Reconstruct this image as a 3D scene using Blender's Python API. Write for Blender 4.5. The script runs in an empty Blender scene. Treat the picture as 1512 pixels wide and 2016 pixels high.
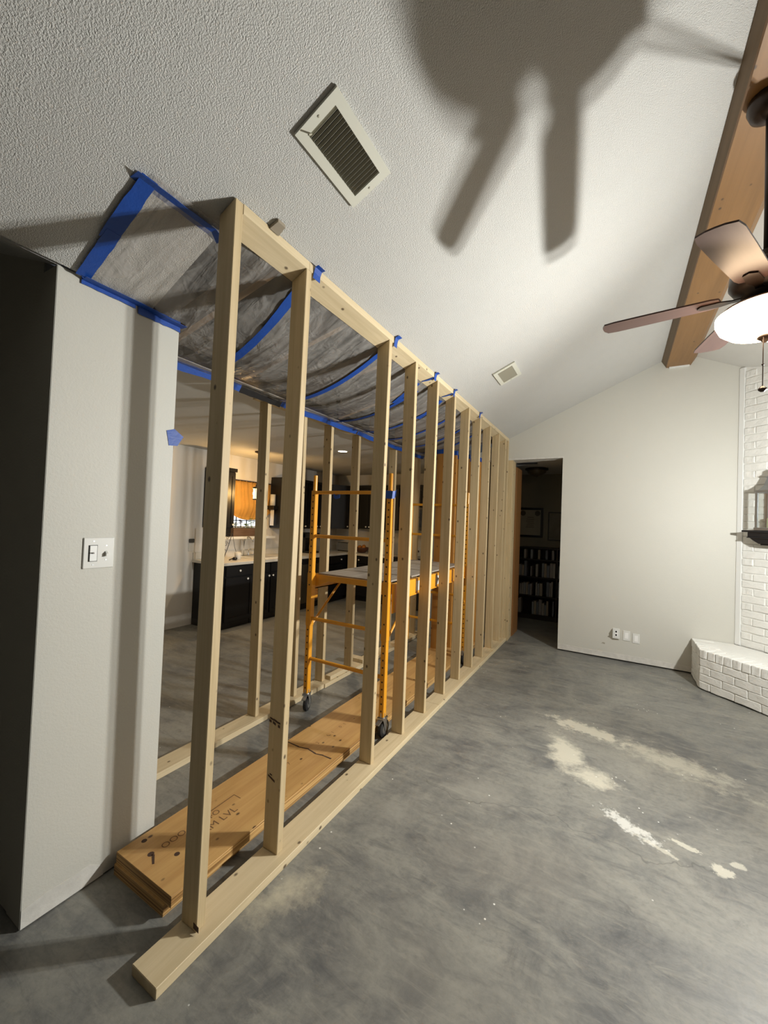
import bpy, bmesh, math, random
from mathutils import Vector, Matrix
random.seed(7)
S = bpy.context.scene
COL = S.collection

# ------------------------------------------------------------------ camera
CAM = Vector((1.259, -0.9859, 1.5764)); YAW, PITCH, ROLL, FPX = .5186, .0216, .0387, 785.9
_f = Vector((-math.sin(YAW)*math.cos(PITCH), math.cos(YAW)*math.cos(PITCH), math.sin(PITCH)))
_r = Vector((math.cos(YAW), math.sin(YAW), 0)); _u = _r.cross(_f)
_c, _s = math.cos(ROLL), math.sin(ROLL)
_r2 = _c*_r+_s*_u; _u2 = -_s*_r+_c*_u
cd = bpy.data.cameras.new('camera'); cam = bpy.data.objects.new('camera', cd); COL.objects.link(cam)
cd.sensor_fit = 'HORIZONTAL'; cd.sensor_width = 36; cd.lens = FPX/1512*36; cd.clip_start = .02
m3 = Matrix((_r2, _u2, -_f)).transposed()
cam.matrix_world = Matrix.Translation(CAM) @ m3.to_4x4()
S.camera = cam
# ------------------------------------------------------------------ world, lights, exposure
W = bpy.data.worlds.new('world'); S.world = W; W.use_nodes = True
W.node_tree.nodes['Background'].inputs[0].default_value = (.8, .87, 1, 1)
W.node_tree.nodes['Background'].inputs[1].default_value = .05
S.view_settings.view_transform = 'Standard'; S.view_settings.look = 'None'
S.view_settings.exposure = 0.0; S.view_settings.gamma = 1; S.view_settings.use_curve_mapping = False
KEY_W, SPOT_W, SPOT2_W = 56, 235, 52; KEY_COL = (1.0, 1.0, .96)
KEYS = [(2.69, 2.325, 1.87), (2.69, 2.465, 1.87)]      # the two heads of the tripod work light
FAN_C = (1.819, 1.300); FAN_W = .6; FAN_COL = (1.0, .66, .38)
PEND = (-3.2, 3.115, 1.87)
CAN = (-1.978, 3.472, 2.5)
def lamp(name, loc, w, col, rad, kind='POINT'):
    d = bpy.data.lights.new(name, kind); d.energy = w; d.color = col
    d.shadow_soft_size = rad
    o = bpy.data.objects.new(name, d); o.location = loc; COL.objects.link(o); return o
for i, k in enumerate(KEYS):
    lamp('work_light_bulb', k, KEY_W, KEY_COL, .035)                       # bare bulb, all round
    for w, aim, size in ((SPOT_W, (-.82, -.57, -.10), 132), (SPOT2_W, (-.50, .86, -.12), 132)):   # two reflectors per head
        o = lamp('work_light_flood', k, w, KEY_COL, .035, 'SPOT')
        o.data.spot_size = math.radians(size); o.data.spot_blend = 1
        o.rotation_euler = Vector(aim).to_track_quat('-Z', 'Y').to_euler()

# ------------------------------------------------------------------ helpers: tagging and objects
def tag(o, label=None, cat=None, group=None, kind=None):
    if label: o['label'] = label
    if cat: o['category'] = cat
    if group: o['group'] = group
    if kind: o['kind'] = kind
    return o
def thing(name, label, cat, loc=(0, 0, 0), rz=0, group=None):
    o = bpy.data.objects.new(name, None); o.empty_display_size = .05; COL.objects.link(o)
    o.location = loc; o.rotation_euler = (0, 0, rz); o['org'] = list(loc)
    del o['org']
    return tag(o, label, cat, group)
def mesh_of(name, bm, mat, smooth=False):
    me = bpy.data.meshes.new(name); bmesh.ops.recalc_face_normals(bm, faces=bm.faces)
    bm.to_mesh(me); bm.free(); me.materials.append(mat)
    if smooth:
        for p in me.polygons: p.use_smooth = True
    return me
def obj(name, bm, mat, parent=None, world=True, smooth=False, kind=None, label=None):
    """link one bmesh as one object; world=True: vertices are in world space, parent unrotated at its location"""
    if parent is not None and world:
        off = parent.location.copy(); p = parent.parent
        while p: off += p.location; p = p.parent
        bmesh.ops.translate(bm, verts=bm.verts, vec=-off)
    o = bpy.data.objects.new(name, mesh_of(name, bm, mat, smooth)); COL.objects.link(o)
    if parent is not None: o.parent = parent
    if kind: o['kind'] = kind
    if label: o['label'] = label
    return o
def inst(name, me, parent, loc, rot=(0, 0, 0), scale=(1, 1, 1), label=None):
    o = bpy.data.objects.new(name, me); COL.objects.link(o); o.parent = parent
    o.location = loc; o.rotation_euler = rot; o.scale = scale
    if label: o['label'] = label
    return o
def struct(name, bm, mat, label=None, cat=None, parent=None, smooth=False):
    o = obj(name, bm, mat, parent, smooth=smooth)
    return tag(o, label, cat, None, 'structure')
# ------------------------------------------------------------------ helpers: shapes
def B(): return bmesh.new()
def hexa(bm, p):
    v = [bm.verts.new(q) for q in p]
    for f in ((0, 3, 2, 1), (4, 5, 6, 7), (0, 1, 5, 4), (1, 2, 6, 5), (2, 3, 7, 6), (3, 0, 4, 7)):
        bm.faces.new([v[i] for i in f])
    return bm
def box(bm, x0, x1, y0, y1, z0, z1):
    return hexa(bm, [(x0, y0, z0), (x1, y0, z0), (x1, y1, z0), (x0, y1, z0), (x0, y0, z1), (x1, y0, z1), (x1, y1, z1), (x0, y1, z1)])
def bev(bm, w, seg=1):
    bmesh.ops.bevel(bm, geom=list(bm.edges), offset=w, segments=seg, affect='EDGES', profile=.5); return bm
def bbox(x0, x1, y0, y1, z0, z1, w=0, seg=1):
    b = box(B(), x0, x1, y0, y1, z0, z1)
    if w: bev(b, w, seg)
    return b
def prism(bm, poly, d0, d1, axis='y'):
    """extrude a polygon: axis y -> poly is (x,z); axis z -> (x,y); axis x -> (y,z)"""
    def P(a, b, d): return (a, d, b) if axis == 'y' else ((a, b, d) if axis == 'z' else (d, a, b))
    lo = [bm.verts.new(P(a, b, d0)) for a, b in poly]; hi = [bm.verts.new(P(a, b, d1)) for a, b in poly]
    n = len(poly); bm.faces.new(lo); bm.faces.new(list(reversed(hi)))
    for i in range(n): bm.faces.new((lo[i], lo[(i+1) % n], hi[(i+1) % n], hi[i]))
    return bm
def tube(bm, pts, r, n=8, caps=True):
    pts = [Vector(p) for p in pts]; rings = []
    rr = r if isinstance(r, (list, tuple)) else [r]*len(pts)
    for i, p in enumerate(pts):
        d = (pts[min(i+1, len(pts)-1)]-pts[max(i-1, 0)]).normalized()
        a = d.cross(Vector((0, 0, 1)));  a = a if a.length > .05 else d.cross(Vector((1, 0, 0)))
        a.normalize(); b = d.cross(a)
        rings.append([bm.verts.new(p+rr[i]*(math.cos(2*math.pi*k/n)*a+math.sin(2*math.pi*k/n)*b)) for k in range(n)])
    for i in range(len(rings)-1):
        for k in range(n): bm.faces.new((rings[i][k], rings[i][(k+1) % n], rings[i+1][(k+1) % n], rings[i+1][k]))
    if caps: bm.faces.new(rings[0]); bm.faces.new(rings[-1])
    return bm
def lathe(bm, prof, cx, cy, n=28):
    rings = []
    for r, z in prof:
        rings.append([bm.verts.new((cx, cy, z))] if r < 1e-5 else [bm.verts.new((cx+r*math.cos(2*math.pi*k/n), cy+r*math.sin(2*math.pi*k/n), z)) for k in range(n)])
    for a, b in zip(rings, rings[1:]):
        for k in range(n):
            k2 = (k+1) % n
            if len(a) == 1 and len(b) == 1: continue
            if len(a) == 1: bm.faces.new((a[0], b[k], b[k2]))
            elif len(b) == 1: bm.faces.new((a[k], a[k2], b[0]))
            else: bm.faces.new((a[k], a[k2], b[k2], b[k]))
    return bm
def xf(bm, M): bmesh.ops.transform(bm, matrix=M, verts=bm.verts); return bm

# ------------------------------------------------------------------ materials
def newmat(name):
    m = bpy.data.materials.new(name); m.use_nodes = True; nt = m.node_tree
    return m, nt, nt.nodes['Principled BSDF']
def N(nt, t, **kw):
    n = nt.nodes.new(t)
    for k, v in kw.items():
        if k.startswith('i_'):
            key = k[2:]; n.inputs[int(key) if key.isdigit() else key].default_value = v
        else: setattr(n, k, v)
    return n
def L(nt, a, b): nt.links.new(a, b)
def coords(nt, scale=(1, 1, 1), rand=False, src='Object'):
    tc = N(nt, 'ShaderNodeTexCoord'); mp = N(nt, 'ShaderNodeMapping'); mp.inputs['Scale'].default_value = scale
    L(nt, tc.outputs[src], mp.inputs['Vector'])
    if rand:
        oi = N(nt, 'ShaderNodeObjectInfo'); mu = N(nt, 'ShaderNodeVectorMath', operation='SCALE'); mu.inputs[0].default_value = (13, 17, 11)
        L(nt, oi.outputs['Random'], mu.inputs['Scale']); L(nt, mu.outputs[0], mp.inputs['Location'])
    return mp.outputs[0]
def noise(nt, vec, scale, detail=4, rough=.55, dist=0):
    n = N(nt, 'ShaderNodeTexNoise'); n.inputs['Scale'].default_value = scale; n.inputs['Detail'].default_value = detail
    n.inputs['Roughness'].default_value = rough; n.inputs['Distortion'].default_value = dist; L(nt, vec, n.inputs['Vector']); return n.outputs['Fac']
def ramp(nt, fac, stops):
    r = N(nt, 'ShaderNodeValToRGB'); e = r.color_ramp.elements
    while len(e) < len(stops): e.new(.5)
    for k, (p, c) in enumerate(stops):
        e[k].position = p; e[k].color = (c[0], c[1], c[2], 1) if isinstance(c, tuple) else (c, c, c, 1)
    L(nt, fac, r.inputs[0]); return r.outputs[0]
def mix(nt, fac, a, b, mode='MIX'):
    n = N(nt, 'ShaderNodeMix', data_type='RGBA', blend_type=mode)
    for sock, v in ((n.inputs[0], fac), (n.inputs[6], a), (n.inputs[7], b)):
        if isinstance(v, (int, float)): sock.default_value = v
        elif isinstance(v, tuple): sock.default_value = (v[0], v[1], v[2], 1)
        else: L(nt, v, sock)
    return n.outputs[2]
def math_(nt, op, a, b=0):
    n = N(nt, 'ShaderNodeMath', operation=op)
    for i, v in enumerate((a, b)):
        if isinstance(v, (int, float)): n.inputs[i].default_value = v
        else: L(nt, v, n.inputs[i])
    return n.outputs[0]
def bump(nt, bs, h, strength, dist):
    b = N(nt, 'ShaderNodeBump'); b.inputs['Strength'].default_value = strength; b.inputs['Distance'].default_value = dist
    L(nt, h, b.inputs['Height']); L(nt, b.outputs[0], bs.inputs['Normal'])
def plain(name, col, rough=.5, metal=0, spec=.5, em=None, emc=None):
    m, nt, bs = newmat(name); bs.inputs['Base Color'].default_value = (*col, 1); bs.inputs['Roughness'].default_value = rough
    bs.inputs['Metallic'].default_value = metal; bs.inputs['Specular IOR Level'].default_value = spec
    if em: bs.inputs['Emission Color'].default_value = (*(emc or col), 1); bs.inputs['Emission Strength'].default_value = em
    return m
def painted(name, col, rough=.5, var=.06, scale=6, bscale=90, bst=.25, bd=.004, detail=3, spec=.5):
    m, nt, bs = newmat(name); v = coords(nt)
    c = mix(nt, noise(nt, v, scale, 3), tuple(x*(1-var) for x in col), tuple(min(1, x*(1+var)) for x in col))
    L(nt, c, bs.inputs['Base Color']); bs.inputs['Roughness'].default_value = rough; bs.inputs['Specular IOR Level'].default_value = spec
    if bst: bump(nt, bs, noise(nt, v, bscale, detail, .6), bst, bd)
    return m
def wood(name, axis, light, dark, knots=True, rough=.6, grain=1.0, knotcol=(.07, .04, .02), contrast=.6):
    m, nt, bs = newmat(name)
    st = {'x': (1.2, 26, 26), 'y': (26, 1.2, 26), 'z': (26, 26, 1.2)}[axis]
    v = coords(nt, tuple(s*grain for s in st), True)
    g = noise(nt, v, 1.0, 5, .65, .6)
    st2 = {'x': (1, 5, 5), 'y': (5, 1, 5), 'z': (5, 5, 1)}[axis]
    v2 = coords(nt, st2, True); g2 = noise(nt, v2, 1.3, 3, .5)
    c = ramp(nt, g, [(.30, dark), (.62, light)])
    c = mix(nt, math_(nt, 'MULTIPLY', g2, contrast), c, tuple(x*.74 for x in light), 'MIX')
    if knots:
        st3 = {'x': (9, 13, 13), 'y': (13, 9, 13), 'z': (13, 13, 9)}[axis]
        v3 = coords(nt, st3, True); vo = N(nt, 'ShaderNodeTexVoronoi'); vo.inputs['Scale'].default_value = .95; L(nt, v3, vo.inputs['Vector'])
        k = ramp(nt, vo.outputs['Distance'], [(.06, 1.0), (.12, 0.0)])
        c = mix(nt, math_(nt, 'MULTIPLY', k, .9), c, knotcol)
    L(nt, c, bs.inputs['Base Color']); bs.inputs['Roughness'].default_value = rough
    bump(nt, bs, g, .15, .002)
    return m
PINE_L, PINE_D = (.62, .485, .285), (.46, .345, .18)
M_STUD = wood('pine_upright', 'z', PINE_L, PINE_D)
M_PLATE = wood('pine_plate', 'y', (.68, .56, .36), (.52, .41, .235))
M_PINEX = wood('pine_block', 'x', PINE_L, PINE_D, False)
M_LVL = wood('laminated_timber', 'y', (.60, .36, .13), (.40, .20, .06), True, .55, .8, (.05, .02, .01), .7)
M_POST = wood('stained_board', 'z', (.52, .25, .05), (.36, .15, .028), True, .5)
M_BEAM = wood('ridge_beam_wood', 'y', (.30, .155, .05), (.20, .10, .03), True, .45, .5)
M_BEAMTRIM = wood('shaded_beam_side', 'y', (.24, .17, .10), (.15, .10, .06), False, .6, .5)  # left beam side only, its shade put into a greyer, darker brown
M_JAMB = wood('door_jamb_wood', 'z', (.30, .14, .045), (.20, .09, .03), False, .45)
M_DECK = wood('weathered_plywood', 'y', (.40, .35, .29), (.20, .17, .14), True, .7, .8)
def lvl_side():
    m, nt, bs = newmat('laminated_timber_edge'); v = coords(nt, (1, 1.5, 160), True)
    g = noise(nt, v, 1.0, 2, .5); v2 = coords(nt, (1, 2, 20), True)
    c = ramp(nt, g, [(.36, (.16, .075, .02)), (.5, (.42, .24, .08)), (.62, (.60, .38, .15))])
    L(nt, c, bs.inputs['Base Color']); bs.inputs['Roughness'].default_value = .6; bump(nt, bs, g, .3, .002); return m
M_LVLSIDE = lvl_side()
M_VAULT = painted('knockdown_ceiling', (.555, .55, .525), .75, .03, 5, 215, .9, .0062, 2)
M_VAULT2 = painted('smooth_ceiling', (.62, .61, .575), .75, .04, 5, 110, .25, .003, 3)
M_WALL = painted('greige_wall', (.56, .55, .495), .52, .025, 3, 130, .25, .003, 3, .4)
M_WALLSH = painted('shaded_greige_wall', (.33, .325, .285), .6, .03, 3, 130, .2, .0025)  # darker copy of the greige wall, shade of unlit faces in the colour
M_KWALL = painted('kitchen_wall', (.74, .71, .65), .55, .03, 3, 130, .1, .002)
M_BRICK = painted('white_painted_brick', (.80, .80, .765), .5, .07, 14, 38, .6, .007, 5)
M_MORTAR = painted('white_painted_mortar', (.78, .78, .745), .6, .06, 25, 120, .6, .004)
M_UNSEEN = painted('dark_bounce_cutting_wall', (.12, .095, .07), .6, .1, 3, 30, .1)  # unseen walls, coloured dark to cut bounce light onto the studs
M_BARE = painted('bare_drywall_strip', (.60, .585, .54), .8, .22, 22, 90, .4, .002)
M_TRIM = plain('white_trim', (.80, .81, .79), .4)
M_WHITE = plain('white_plastic', (.70, .70, .665), .35)
M_GRILLE = plain('grille_enamel', (.62, .615, .53), .45)
M_DARK = plain('dark_void', (.012, .011, .009), .9)
M_SLAT = plain('grille_slat', (.38, .36, .28), .5)
M_BLACK = plain('black_paint', (.008, .008, .009), .35)
M_CAB = painted('black_cabinet_paint', (.010, .010, .011), .45, .1, 8, 60, 0, spec=.3)
M_MANTLE = plain('black_mantel_paint', (.012, .012, .014), .3)
M_KNOB = plain('white_knob', (.85, .85, .82), .25)
M_COUNTER = painted('pale_counter', (.70, .67, .60), .35, .1, 20, 60, 0)
M_TAPE = painted('blue_tape', (.007, .062, .33), .5, .22, 14, 60, .5, .003)
M_YELLOW = painted('orange_yellow_enamel', (.70, .31, .022), .35, .12, 10, 60, .1, .001)
M_HOLE = plain('pin_hole', (.03, .015, .005), .8)
M_STEEL = plain('galvanised_steel', (.45, .46, .46), .35, .9)
M_RUBBER = plain('black_rubber', (.015, .015, .016), .6)
M_BRONZE = plain('dark_bronze', (.035, .022, .016), .35, .5)
M_BLADE = wood('fan_blade_wood', 'x', (.075, .038, .03), (.045, .022, .018), False, .4, .6)
M_INK = plain('dark_ink', (.06, .03, .018), .8); M_STAMP = plain('faded_stamp_ink', (.15, .075, .03), .8)
M_NICKEL = plain('brushed_metal', (.48, .50, .52), .38, 1)
M_GLASS = None
def glassy(name, col=(.95, .97, .97), alpha=.12, rough=.05):
    m, nt, bs = newmat(name); tr = N(nt, 'ShaderNodeBsdfTransparent'); tr.inputs[0].default_value = (*col, 1)
    gl = N(nt, 'ShaderNodeBsdfGlossy'); gl.inputs['Roughness'].default_value = rough; mx = N(nt, 'ShaderNodeMixShader'); mx.inputs[0].default_value = alpha
    L(nt, tr.outputs[0], mx.inputs[1]); L(nt, gl.outputs[0], mx.inputs[2]); L(nt, mx.outputs[0], nt.nodes['Material Output'].inputs[0]); return m
M_GLASS = glassy('clear_glass')
def film_mat():
    m, nt, bs = newmat('clear_plastic_film')
    v = coords(nt, (2.0, 10, 2)); w = noise(nt, v, 1.5, 3, .5, .9)
    v2 = coords(nt, (9, 7, 9)); w2 = noise(nt, v2, 1.2, 3, .5, 2)
    h = math_(nt, 'ADD', w, math_(nt, 'MULTIPLY', w2, .5))
    bs.inputs['Base Color'].default_value = (.62, .60, .57, 1); bs.inputs['Roughness'].default_value = .13; bs.inputs['Specular IOR Level'].default_value = .9
    bump(nt, bs, h, .6, .03)
    tr = N(nt, 'ShaderNodeBsdfTransparent'); tr.inputs[0].default_value = (.93, .91, .89, 1)
    mx = N(nt, 'ShaderNodeMixShader'); f = ramp(nt, w, [(.35, .20), (.72, .46)]); L(nt, f, mx.inputs[0])
    L(nt, tr.outputs[0], mx.inputs[1]); L(nt, bs.outputs[0], mx.inputs[2]); L(nt, mx.outputs[0], nt.nodes['Material Output'].inputs[0]); return m
M_FILM = film_mat()
def concrete():
    m, nt, bs = newmat('stained_concrete'); v = coords(nt)
    n1 = noise(nt, v, 1.3, 8, .66, .8); n2 = noise(nt, v, 4.2, 9, .74, .9); n3 = noise(nt, v, 38, 4, .7); n4 = noise(nt, coords(nt, (2.2, 9, 1)), 2.2, 8, .72, .6)
    c = ramp(nt, n1, [(.34, (.108, .111, .112)), (.50, (.176, .176, .163)), (.66, (.285, .278, .243))])
    c = mix(nt, ramp(nt, n2, [(.42, 0.0), (.70, .75)]), c, (.27, .265, .23))
    c = mix(nt, ramp(nt, n2, [(.28, .7), (.42, 0.0)]), c, (.075, .078, .084))
    c = mix(nt, ramp(nt, n3, [(.3, .28), (.55, 0.0)]), c, (.07, .07, .07))
    c = mix(nt, ramp(nt, n4, [(.52, 0.0), (.68, .6)]), c, (.29, .282, .242)); c = mix(nt, ramp(nt, n4, [(.30, .6), (.46, 0.0)]), c, (.078, .081, .086))
    tc = N(nt, 'ShaderNodeTexCoord'); sep = N(nt, 'ShaderNodeSeparateXYZ'); L(nt, tc.outputs['Object'], sep.inputs[0])
    def patch(cx, cy, rx, ry, ang, edge=.35, strength=.95, col=(.56, .535, .44), sc=7, amp=1.6):
        nonlocal c
        ca, sa = math.cos(ang), math.sin(ang)
        dx = math_(nt, 'SUBTRACT', sep.outputs[0], cx); dy = math_(nt, 'SUBTRACT', sep.outputs[1], cy)
        u = math_(nt, 'DIVIDE', math_(nt, 'ADD', math_(nt, 'MULTIPLY', dx, ca), math_(nt, 'MULTIPLY', dy, sa)), rx)
        w = math_(nt, 'DIVIDE', math_(nt, 'SUBTRACT', math_(nt, 'MULTIPLY', dy, ca), math_(nt, 'MULTIPLY', dx, sa)), ry)
        d = math_(nt, 'SQRT', math_(nt, 'ADD', math_(nt, 'MULTIPLY', u, u), math_(nt, 'MULTIPLY', w, w)))
        nn = math_(nt, 'MULTIPLY', math_(nt, 'SUBTRACT', noise(nt, v, sc, 6, .7), .5), amp)
        d = math_(nt, 'ADD', d, nn)
        f = ramp(nt, d, [(max(0, 1-edge), strength), (1, 0.0)])
        c = mix(nt, f, c, col)
    patch(1.02, 2.13, .13, .28, .15, .6, .9, amp=2.4); patch(1.20, 1.92, .15, .13, .3, .6, .85, amp=2.4, sc=9)
    patch(1.12, 2.58, .29, .10, -.25, .4, .8, sc=13, amp=3.2); patch(1.66, 2.42, .46, .17, -.35, .8, .6, sc=11, amp=3.0)
    patch(1.38, 1.57, .17, .05, -.55, .5, .85, (.62, .62, .58), 24, 4.0)
    patch(1.742, 1.48, .05, .038, .2, .25, .8, (.58, .56, .47), 22, 2.6); patch(1.82, 1.56, .035, .025, .4, .25, .7, (.58, .56, .47), 24, 2.8); patch(1.62, 1.57, .07, .02, -.2, .25, .75, (.58, .56, .47), 26, 3.2); patch(1.50, 1.48, .10, .014, -.4, .3, .6, (.58, .56, .47), 30, 4)
    patch(.12, .33, .22, .09, 1.15, .9, .8, (.50, .46, .35), 10, 2.2); patch(.62, 1.38, .26, .22, .3, .8, .45, (.33, .32, .28), 6); patch(.30, 1.0, .3, .12, 1.2, .9, .35, (.33, .32, .28), 6)
    patch(.9, 1.0, .45, .3, .4, .9, .35, (.28, .26, .22), 4); patch(.8, .35, .5, .3, 0, .9, .3, (.27, .255, .215), 4)
    patch(-2.4, 3.6, 1.6, 1.6, 0, .9, .55, (.36, .31, .23), 3); patch(-.42, .25, .14, .02, .7, .3, .8, (.6, .6, .56), 26, 3.5)
    # paint specks
    vo = N(nt, 'ShaderNodeTexVoronoi'); vo.inputs['Scale'].default_value = 16; L(nt, v, vo.inputs['Vector'])
    sp = ramp(nt, vo.outputs['Distance'], [(.05, 1.0), (.085, 0.0)]); gate = ramp(nt, noise(nt, v, 2.3, 2), [(.52, 0.0), (.6, 1.0)])
    c = mix(nt, math_(nt, 'MULTIPLY', sp, gate), c, (.72, .72, .68))
    # hairline crack
    cy = math_(nt, 'SUBTRACT', math_(nt, 'ADD', sep.outputs[1], math_(nt, 'MULTIPLY', noise(nt, v, 2.5, 4), .35)), math_(nt, 'ADD', math_(nt, 'MULTIPLY', sep.outputs[0], .08), 1.46))
    cr = ramp(nt, math_(nt, 'ABSOLUTE', cy), [(.0008, .5), (.004, 0.0)])
    c = mix(nt, cr, c, (.05, .05, .05))
    L(nt, c, bs.inputs['Base Color']); L(nt, ramp(nt, n2, [(.3, .36), (.7, .62)]), bs.inputs['Roughness'])
    bump(nt, bs, math_(nt, 'ADD', n2, math_(nt, 'MULTIPLY', n3, .35)), .16, .006); return m
M_FLOOR = concrete()

# ------------------------------------------------------------------ setting
SL = .4602; CZ0 = 2.7798; RX = 1.892
def cz(x): return CZ0+SL*x
RZ = cz(RX); KZ = 2.508; XK = (KZ-CZ0)/SL
struct('floor', bbox(-4.1, 5.0, -3.7, 6.9, -.12, 0), M_FLOOR, 'bare stained grey concrete floor with pale adhesive patches', 'floor')
XP = -.0895; YO = .045
struct('ceiling', prism(B(), [(XK, KZ), (XP, cz(XP)), (XP, cz(XP)+.08), (XK, KZ+.08)], -3.6, YO), M_VAULT, 'textured ceiling over the wall stub where the sheet is taped', 'ceiling')
struct('ceiling', prism(B(), [(XP, cz(XP)), (RX, RZ), (RX, RZ+.08), (XP, cz(XP)+.08)], -3.6, 4.66), M_VAULT, 'textured white vaulted ceiling slope above the stud walls', 'ceiling')
struct('ceiling', prism(B(), [(RX, RZ), (4.9, RZ-SL*(4.9-RX)), (4.9, RZ-SL*(4.9-RX)+.08), (RX, RZ+.08)], -3.6, 4.8), M_VAULT2, 'smooth white ceiling slope beyond the ridge beam', 'ceiling')
struct('ceiling', bbox(-4.0, -1.02, -.25, 6.8, KZ, KZ+.08), M_VAULT2, 'flat white kitchen ceiling striped by stud shadows', 'ceiling')
struct('ceiling', bbox(-1.02, XK, -.25, YO, KZ, KZ+.08), M_VAULT2, 'flat ceiling behind the wall stub', 'ceiling')
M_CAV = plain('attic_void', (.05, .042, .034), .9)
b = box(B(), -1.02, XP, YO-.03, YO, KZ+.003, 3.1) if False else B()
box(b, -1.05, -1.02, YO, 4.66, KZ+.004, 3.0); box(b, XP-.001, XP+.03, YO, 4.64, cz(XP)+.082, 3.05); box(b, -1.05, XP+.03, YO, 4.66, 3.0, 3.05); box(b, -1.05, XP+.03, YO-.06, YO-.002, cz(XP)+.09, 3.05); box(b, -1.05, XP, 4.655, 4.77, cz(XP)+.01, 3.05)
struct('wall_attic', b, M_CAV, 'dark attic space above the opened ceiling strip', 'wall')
M_RAFT = wood('rough_rafter', 'x', (.30, .20, .11), (.18, .11, .06), False, .8)
for k in range(8):
    y = .34+.57*k; sl = prism(B(), [(-1.015, KZ+.02), (XP-.002, cz(XP)+.005), (XP-.002, cz(XP)+.145), (-1.015, KZ+.16)], y, y+.038)
    tag(obj('ceiling_joist', sl, M_RAFT), 'brown joist above the plastic sheet, ' + ('nearest the wall stub', 'second', 'third', 'fourth', 'fifth', 'sixth', 'seventh', 'farthest')[k] + ('' if k in (0, 7) else ' from the wall stub'), 'joist', 'joists above the plastic sheet')
struct('ceiling', bbox(-1.02, 2.0, 4.77, 6.8, KZ, KZ+.08), M_VAULT2, 'dim flat ceiling of the back room', 'ceiling')
struct('ceiling', prism(B(), [(-.612, KZ+.003), (-.612, KZ+.1), (-2.8, KZ+.1+.8227), (-2.8, KZ+.003+.8227)], -3.6, -.30), M_VAULT, 'shadowed textured ceiling rising left of the wall end', 'ceiling')
wl = struct('wall_left', bbox(-.735, -.612, -.309, .188, .008, 2.511), M_WALL, 'beige wall stub with a light switch between the shoring studs', 'wall')
struct('wall_left', prism(B(), [(-.735, .008), (-.735, 2.56), (-2.8, 3.33), (-3.95, 3.33), (-3.95, .008)], -.309, -.19), M_WALLSH, 'shade-coloured wall return left of the beige wall stub', 'wall')
_wr = struct('wall_left', bbox(-.7349, -.613, -.3115, -.3095, .008, 2.51), M_WALLSH, 'shade-coloured end face of the beige wall stub', 'wall')  # thin sheet carrying the shade colour over the unlit end
struct('baseboard_left', prism(B(), [(-.309, .006), (-.03, .006), (-.04, .05), (-.085, .085), (-.16, .082), (-.24, .086), (-.309, .075)], -.6125, -.6105, 'x'), M_BARE, 'ragged bare drywall strip along the bottom of the wall stub', 'baseboard')
def back_z(x): return cz(x) if x < RX else RZ-SL*(x-RX)
struct('wall_back', prism(B(), [(.69, .016), (3.2, .016), (3.2, back_z(3.2)), (RX, RZ), (.69, cz(.69))], 4.65, 4.77), M_WALL, 'pale beige gable wall with outlets beside the dark doorway', 'wall')
struct('wall_back', prism(B(), [(XK, KZ-.02), (.6905, KZ-.02), (.6905, cz(.69)), (XK, cz(XK)+.01)], 4.65, 4.77), M_WALL, 'beige wall above the dark doorway', 'wall')
struct('trim_1', prism(B(), [(-.02, 2.478), (.70, 2.482), (.70, 2.502), (.3, 2.500), (-.02, 2.505)], 4.642, 4.7715), M_BARE, 'torn white drywall edge over the dark doorway', 'trim')
struct('trim_4', prism(B(), [(-.03, 4.772), (.60, 4.772), (.10, 4.93), (-.03, 4.93)], 2.4785, 2.486, 'z'), M_BARE, 'white drywall soffit scrap over the doorway', 'trim')
struct('baseboard_back', prism(B(), [(.695, .018), (2.07, .018), (2.07, .074), (1.6, .085), (1.0, .078), (.695, .086)], 4.6465, 4.6505), M_BARE, 'unpainted strip along the bottom of the back wall', 'baseboard')
struct('wall_right', bbox(4.75, 4.9, -3.6, 4.8, 0, 2.45), M_UNSEEN, 'unseen side wall on the right, darkened to cut bounce light', 'wall')
struct('wall_front', prism(B(), [(-2.8, 0), (4.9, 0), (4.9, 2.3), (RX, RZ+.02), (XK, KZ+.02), (-2.8, 3.33)], -3.6, -3.5), M_UNSEEN, 'unseen wall behind the camera, darkened to cut bounce light', 'wall')
struct('wall_alcove', bbox(-2.9, -2.8, -3.6, -.19, 0, 3.4), M_WALLSH, 'shade-coloured wall of the alcove left of the wall stub', 'wall')
WY0, WY1, WZ0, WZ1 = 3.16, 4.02, 1.36, 2.12
bm = box(B(), -4.0, -3.9, -.25, WY0, 0, KZ); box(bm, -4.0, -3.9, WY1, 6.1, 0, KZ); box(bm, -4.0, -3.9, WY0, WY1, 0, WZ0); box(bm, -4.0, -3.9, WY0, WY1, WZ1, KZ)
struct('wall_sink', bm, M_KWALL, 'white kitchen wall with the sink window', 'wall')
struct('wall_range', bbox(-4.0, -1.2, 6.0, 6.1, 0, KZ), M_KWALL, 'white kitchen end wall behind the black cabinets', 'wall')
struct('wall_hall', bbox(-1.3, -1.2, 4.9, 6.6, 0, KZ), M_KWALL, 'wall between kitchen and back room', 'wall')
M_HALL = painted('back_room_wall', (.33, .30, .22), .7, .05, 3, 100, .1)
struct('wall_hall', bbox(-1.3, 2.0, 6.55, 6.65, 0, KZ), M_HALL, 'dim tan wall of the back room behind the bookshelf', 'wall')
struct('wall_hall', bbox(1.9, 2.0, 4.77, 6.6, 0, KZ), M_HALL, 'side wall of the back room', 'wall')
struct('trim_2', bbox(.70, 1.9, 5.35, 6.5, 0, .003), plain('brown_floorboards', (.10, .06, .035), .5), 'brown floor strip in the back room', 'trim')
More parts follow.
